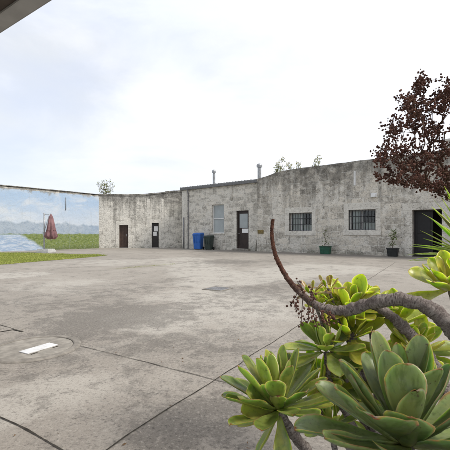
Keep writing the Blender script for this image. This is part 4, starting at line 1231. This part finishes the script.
def foreground():
    # --- front left rosette
    c = P(279, 411, 1.05)
    t = thing('succulent', 'green rosette succulent nearest the yard, red-edged leaves, lower left of the clump', 'succulent', (c.x + .12, .95, .24), 0, 'rosette succulents in the bed')
    off = Vector(t.location)
    L_ = lambda p: Vector(p) - off
    rosette(t, L_(c), (-.10, .10, 1), 36, .158, .062, M['leaf_green'], 3, a0=3, a1=96, bend=8, inner=.9, th=.009, tipw=.68,
            extra=[((-.80, -.35, .50), .125, .072, (0, -.6, 1), 14), ((-.9, -.4, .12), .115, .066, (0, -.5, 1), 10), ((-.85, -.2, -.28), .115, .056, (0, 0, 1), 10), ((-.45, -.2, -.9), .13, .058, (-1, 0, 0), 8), ((.05, -.4, -.9), .13, .052, (0, -1, 0), 8), ((-.10, -.62, .45), .095, .050, (0, 0, 1), 20), ((-.35, -.6, .7), .12, .062, (0, 0, 1), 12)])
    branch(t, [L_(c) + Vector((0.0, 0, .0)), L_(P(292, 432, 1.06)), L_(P(318, 470, 1.05)), Vector((.02, 0, .02)), Vector((.02, 0, -.05))], [.012, .015, .017, .019, .02], M['bark_grey'])
    branch(t, [L_(P(345, 440, 1.05)), L_(P(322, 421, 1.08)), L_(P(306, 407, 1.10)), L_(P(298, 399, 1.12))], [.016, .0145, .012, .008], M['bark_grey'])
    # --- big front right rosette
    c = P(405, 446, .76)
    t = thing('succulent', 'largest grey-green rosette succulent filling the lower right corner', 'succulent', (c.x + .02, .80, .24), 0, 'rosette succulents in the bed')
    off = Vector(t.location); L_ = lambda p: Vector(p) - off
    ex = [((-.35, -.80, .55), .150, .088, (0, -.2, 1), 25), ((-.10, -.55, .80), .165, .062, (-.2, -.2, 1), 10), ((-.95, -.1, .55), .19, .082, (0, 0, 1), 20), ((-.98, -.45, .12), .21, .07, (0, 0, 1), 22),
          ((-.75, .25, .75), .20, .085, (0, 0, 1), 16), ((.6, -.5, .62), .18, .08, (0, 0, 1), 16), ((-.2, .3, 1), .225, .052, (0, -.3, 1), 4), ((.25, .2, 1), .22, .06, (0, -.3, 1), 4), ((-.05, .1, 1), .20, .045, (0, -.5, 1), 3)]
    rosette(t, L_(c), (.04, .12, 1), 22, .205, .104, M['leaf_glaucous'], 12, a0=6, a1=92, bend=16, inner=.85, th=.011, extra=ex, tipw=.67)
    branch(t, [L_(c), L_(c) + Vector((.0, .02, -.10)), Vector((0, 0, .1)), Vector((0, 0, -.05))], [.016, .018, .02, .021], M['bark_grey'])
    # --- arching bare branch with a withered end
    root = Vector((.92, .92, .24))
    t = thing('succulent', 'old succulent with a long bare woody branch arching left to a withered upright tip', 'succulent', root, 0, 'rosette succulents in the bed')
    off = Vector(t.location); L_ = lambda p: Vector(p) - off
    px = [(273, 219, 1.18, 1.9), (271.8, 230, 1.18, 1.95), (272.5, 242, 1.175, 2.2), (275.5, 255, 1.17, 2.45), (281, 267.5, 1.16, 2.7), (289.5, 281, 1.15, 3.0), (301, 293.5, 1.13, 3.5), (315, 304.5, 1.11, 4.6), (333, 310.5, 1.08, 5.6), (354, 309, 1.05, 6.6), (374, 302.5, 1.02, 7.2), (394, 299, .99, 7.6), (414, 302, .965, 8.2), (434, 312, .94, 9.0), (455, 332, .92, 9.8), (480, 370, .91, 10.4)]
    pts = [L_(P(u, v, y)) for u, v, y, r in px] + [Vector((.02, 0, .15)), Vector((0, 0, -.04))]
    rad = [r * .88 * y / F for u, v, y, r in px] + [.028, .03]
    branch(t, pts, rad, M['bark_arch'], n=14, seg=20)
    branch(t, [L_(P(366, 304, 1.06)), L_(P(384, 311, 1.10)), L_(P(403, 327, 1.11)), L_(P(420, 345, 1.10)), L_(P(436, 368, 1.06)), L_(P(460, 420, 1.0)), Vector((-.02, .04, -.03))], [.008, .013, .0165, .018, .019, .021, .023], M['bark_grey'])
    # dried flower sprays hanging off the branch
    rnd = random.Random(6); bm = bmesh.new(); bs = bmesh.new()
    for (u, v, eu, ev, y) in ((303, 296, 297, 281, 1.12), (300, 293, 296, 312, 1.10), (303, 296, 301, 326, 1.09), (308, 300, 308, 322, 1.10), (312, 303, 317, 327, 1.07), (318, 306, 323, 322, 1.05), (311, 303, 311, 290, 1.09), (325, 309, 329, 322, 1.06), (298, 292, 290, 305, 1.13), (330, 310, 336, 320, 1.04)):
        a, b = L_(P(u, v, y)), L_(P(eu, ev, y - .02)); m_ = (a + b) / 2 + Vector((rnd.gauss(0, .006), rnd.gauss(0, .01), 0))
        cv = catmull([a, m_, b], 6); tube(bs, cv, .0012, 5)
        for q in cv[4:]:
            for z in range(2):
                pod(bm, q + Vector((rnd.gauss(0, .0045), rnd.gauss(0, .0045), rnd.gauss(0, .004))), rnd.uniform(.0022, .0042), rnd)
    obj('dried_stalks', bs, M['pod_stalk'], t); obj('dried_flowers', bm, M['pods'], t)
    # --- yellow-green middle clump
    root = Vector((.52, 1.12, .24))
    t = thing('succulent', 'yellow-green succulent with several small rosettes behind the arching branch', 'succulent', root, 0, 'rosette succulents in the bed')
    off = Vector(t.location); L_ = lambda p: Vector(p) - off
    specs = [(350, 312, 1.24, (-.1, -.3, .95), 16, .112, .060, 'leaf_yellow', 31, 88), (368, 316, 1.30, (.1, -.1, .99), 16, .125, .062, 'leaf_yellow', 37, 85), (326, 352, 1.17, (-.15, -.15, .97), 20, .118, .052, 'leaf_green', 41, 118),
             (352, 338, 1.20, (-.3, -.4, .86), 18, .115, .058, 'leaf_yellow', 44, 105), (395, 326, 1.28, (.2, -.3, .93), 17, .12, .058, 'leaf_yellow', 47, 100), (415, 352, 1.16, (.1, -.4, .9), 22, .11, .05, 'leaf_yellow', 52, 110), (318, 384, 1.2, (-.2, -.5, .8), 18, .10, .042, 'leaf_yellow', 57, 110),
             (345, 384, 1.22, (-.2, -.3, .9), 18, .12, .055, 'leaf_green', 83, 115), (372, 372, 1.27, (.1, -.3, .9), 18, .12, .056, 'leaf_green', 85, 110), (400, 384, 1.2, (.1, -.3, .9), 18, .12, .056, 'leaf_green', 87, 110), (332, 424, 1.16, (-.2, -.3, .9), 16, .09, .042, 'leaf_green', 91, 115)]
    for (u, v, y, ax, n, LL, WW, mt, sd, a1) in specs:
        c = P(u, v, y); rosette(t, L_(c), ax, n, LL, WW, M[mt], sd, a0=6, a1=a1, bend=22, inner=.7, th=.006)
        lo = L_(P(u + 6, v + 34, y - .01)); branch(t, [L_(c), lo, lo * .45 + Vector((0, 0, .02)), Vector((rnd.uniform(-.03, .03), 0, -.03))], [.008, .010, .013, .015], M['bark_grey'], n=8, seg=10)
    for (u, v, y, sd) in ((328, 288, 1.22, 61), (311, 293, 1.2, 63)):
        c = P(u, v, y); rosette(t, L_(c), (-.1, -.2, 1), 12, .045, .020, M['leaf_dead'], sd, a0=5, a1=120, inner=.6, th=.003, name='withered_rosette')
        branch(t, [L_(c), L_(P(u + 8, v + 22, y)), L_(P(u + 26, v + 70, y)), Vector((0, 0, .15)), Vector((.01, 0, -.03))], [.004, .005, .006, .010, .013], M['bark_grey'], n=8, seg=8)
    for (u, v, y, sd) in ((320, 305, 1.24, 71), (338, 300, 1.28, 73)):
        c = P(u, v, y); rosette(t, L_(c), (-.1, -.2, 1), 16, .062, .030, M['leaf_yellow'], sd, a0=5, a1=100, inner=.6, th=.004)
        branch(t, [L_(c), L_(P(u + 10, v + 30, y)), L_(P(u + 20, v + 80, y)), Vector((.0, 0, .12)), Vector((-.01, 0, -.03))], [.005, .007, .008, .011, .013], M['bark_grey'], n=8, seg=8)
    # --- right edge rosette
    c = P(452, 290, 1.12)
    t = thing('succulent', 'yellow-green rosette succulent cut by the right edge, under the spear leaves', 'succulent', (c.x + .05, 1.14, .24), 0, 'rosette succulents in the bed')
    off = Vector(t.location); L_ = lambda p: Vector(p) - off
    rosette(t, L_(c), (-.25, -.3, .9), 22, .125, .072, M['leaf_yellow'], 81, a0=6, a1=112, bend=24, inner=.7, th=.007)
    branch(t, [L_(c), L_(c) + Vector((.03, 0, -.15)), Vector((0, 0, .1)), Vector((0, 0, -.04))], [.011, .013, .016, .018], M['bark_grey'])

def pod(bm, p, r, rnd):
    a = Vector((rnd.gauss(0, 1), rnd.gauss(0, 1), rnd.gauss(0, 1))).normalized(); b = a.orthogonal().normalized(); c = a.cross(b)
    T = bm.verts.new(p + a * r * 1.15); B = bm.verts.new(p - a * r * 1.1)
    R1, R2 = ([bm.verts.new(p + (b * math.cos(k * 1.2566 + o) + c * math.sin(k * 1.2566 + o)) * r * rnd.uniform(.45, 1.25) + a * r * h * rnd.uniform(.3, 1.5)) for k in range(5)] for o, h in ((0, .5), (.6, -.45)))
    fs = []
    for k in range(5):
        n = (k + 1) % 5
        fs += [bm.faces.new((T, R1[k], R1[n])), bm.faces.new((B, R2[n], R2[k])), bm.faces.new((R1[k], R2[k], R1[n])), bm.faces.new((R1[n], R2[k], R2[n]))]
    for f in fs: f.smooth = True

def spear_plant():
    c = P(474, 262, 1.62)
    t = thing('spear_plant', 'spiky plant with long narrow green leaves reaching in at the right edge', 'plant', (c.x, c.y, 0))
    off = Vector(t.location); rnd = random.Random(15); random.seed(15)
    bm = bmesh.new(); lay = bm.verts.layers.float_color.new('edge'); o = c - off
    tips = [(421, 230.5), (412, 243.5), (429, 252), (410, 260.5), (424, 271), (432, 206), (441, 196), (437, 222), (447, 205), (452, 190), (427, 246), (436, 262), (420, 265), (434, 199), (439, 213), (430, 217), (445, 186), (424, 238), (433, 244), (417, 254), (431, 230), (443, 225), (448, 196)]
    for (u, v) in tips:
        y = rnd.uniform(1.45, 1.72); q = P(u, v, y) - off; d = q - o; LL = d.length
        bend = rnd.uniform(8, 20)
        d0 = Matrix.Rotation(0, 3, 'X') @ d
        up = Vector((0, 0, 1)); s = d.normalized().cross(up).normalized(); d0 = Matrix.Rotation(R(bend) / 2, 3, s) @ d
        leaf(bm, lay, o, d0, up, LL * 1.01, .030, .003, -R(bend), rnd.random(), spear=True, cup=.22, nu=5, nv=16)
    for i in range(46):
        a = rnd.uniform(0, 6.28); el = rnd.uniform(-.35, 1.4); d = Vector((math.cos(a) * math.cos(el), math.sin(a) * math.cos(el), math.sin(el)))
        if d.x < -.15 and d.y < .5 and i % 4: d.x = -d.x
        leaf(bm, lay, o, d, Vector((0, 0, 1)), rnd.uniform(.22, .32), .028, .003, -R(rnd.uniform(10, 40)), rnd.random(), spear=True, cup=.22, nu=5, nv=14)
    obj('leaves', bm, M['leaf_spear'], t)
    bm = bmesh.new(); tube(bm, catmull([o + Vector((0, 0, .02)), o - Vector((.01, 0, .3)), Vector((0, 0, .3)), Vector((0, 0, 0))], 8), [.022, .026, .03, .036], 12, rough=.15); obj('trunk', bm, M['bark_grey'], t)

def dried_shrub():
    root = P(470, 226, 1.75)
    base = Vector((root.x + .12, root.y + .05, 0))
    t = thing('dried_flower_shrub', 'tall shrub of dark reddish-brown dried flower clusters against the sky at right', 'shrub', base)
    rnd = random.Random(33)
    edge = [(373, 178), (376, 160), (382, 152), (384, 140), (388, 124), (394, 114), (399, 103), (405, 96), (411, 84), (421, 74), (431, 84), (432, 98), (441, 92), (447, 78), (458, 70), (475, 76), (492, 95), (500, 130), (502, 170), (490, 198), (466, 203), (447, 198), (436, 192), (424, 188), (410, 186), (396, 184)]
    def inside(x, y):
        r = False; j = len(edge) - 1
        for i in range(len(edge)):
            a, b = edge[i], edge[j]
            if (a[1] > y) != (b[1] > y) and x < (b[0] - a[0]) * (y - a[1]) / (b[1] - a[1]) + a[0]: r = not r
            j = i
        return r
    pts = []
    while len(pts) < 560:
        u, v = rnd.uniform(372, 504), rnd.uniform(68, 213)
        if not inside(u, v): continue
        # open gaps between the sprays, denser along the low side
        g = noise.noise(Vector((u * .055, v * .055, 3.1))) + .35 * noise.noise(Vector((u * .14, v * .14, 8)))
        low = sstep(125, 175, v)
        if g < -.10 - .35 * low and rnd.random() < .95: continue
        if rnd.random() > .48 + .52 * low + .2 * (g > .15): continue
        pts.append(P(u, v, 1.75 + rnd.gauss(0, .13)))
    for lu, lv, lr, ln in ((421, 83, 8, 42), (408, 104, 9, 34), (393, 128, 8, 26), (381, 156, 6, 20), (441, 102, 11, 48), (426, 128, 17, 70), (402, 150, 14, 50), (448, 88, 6, 20)):
        for i in range(int(ln * .5)): pts.append(P(lu + rnd.gauss(0, lr * .55), lv + rnd.gauss(0, lr * .6), 1.75 + rnd.gauss(0, .09)))
    nodes, par, load = grow(pts, root)
    nodes = [p - base for p in nodes]
    bs = bmesh.new(); skeleton_tubes(bs, nodes, par, load, .00085, seg=5)
    tube(bs, catmull([nodes[0], nodes[0] * .5 + Vector((.08, .03, .35)), Vector((0, 0, .4)), Vector((0, 0, 0))], 8), [.014, .016, .018, .02], 10, rough=.15)
    obj('branches', bs, M['pod_stalk'], t)
    bm = bmesh.new()
    for p in nodes[1:]:
        k = rnd.choice((3, 5, 7, 9, 12, 15)); sp = rnd.uniform(.006, .012)
        for i in range(k):
            pod(bm, p + Vector((rnd.gauss(0, sp), rnd.gauss(0, sp), rnd.gauss(0, sp))), rnd.uniform(.0030, .0064), rnd)
    obj('flower_clusters', bm, M['pods'], t)

def litter():
    rnd = random.Random(77)
    bm = bmesh.new()
    for i in range(55):
        u = rnd.uniform(5, 330); v = 250 + 200 * rnd.random() ** 1.5
        if i % 3 == 0: u, v = rnd.uniform(190, 420), rnd.uniform(252, 262)
        q = G(u, max(v, 254)) + Vector((0, 0, .007)); a = rnd.uniform(0, 6.28)
        leafcard(bm, q, Vector((math.cos(a), math.sin(a), .05)), rnd.uniform(.012, .032), rnd.uniform(.005, .012), rnd, fold=.15)
    structure(obj('leaf_litter', bm, M['leaf_litter'], recalc=False), 'stuff')
M['leaf_litter'] = plain('dry_leaf', (0.15, 0.10, 0.06), 0.85, 0.15, var=0.5, scale=2)
foreground(); spear_plant(); dried_shrub(); litter()
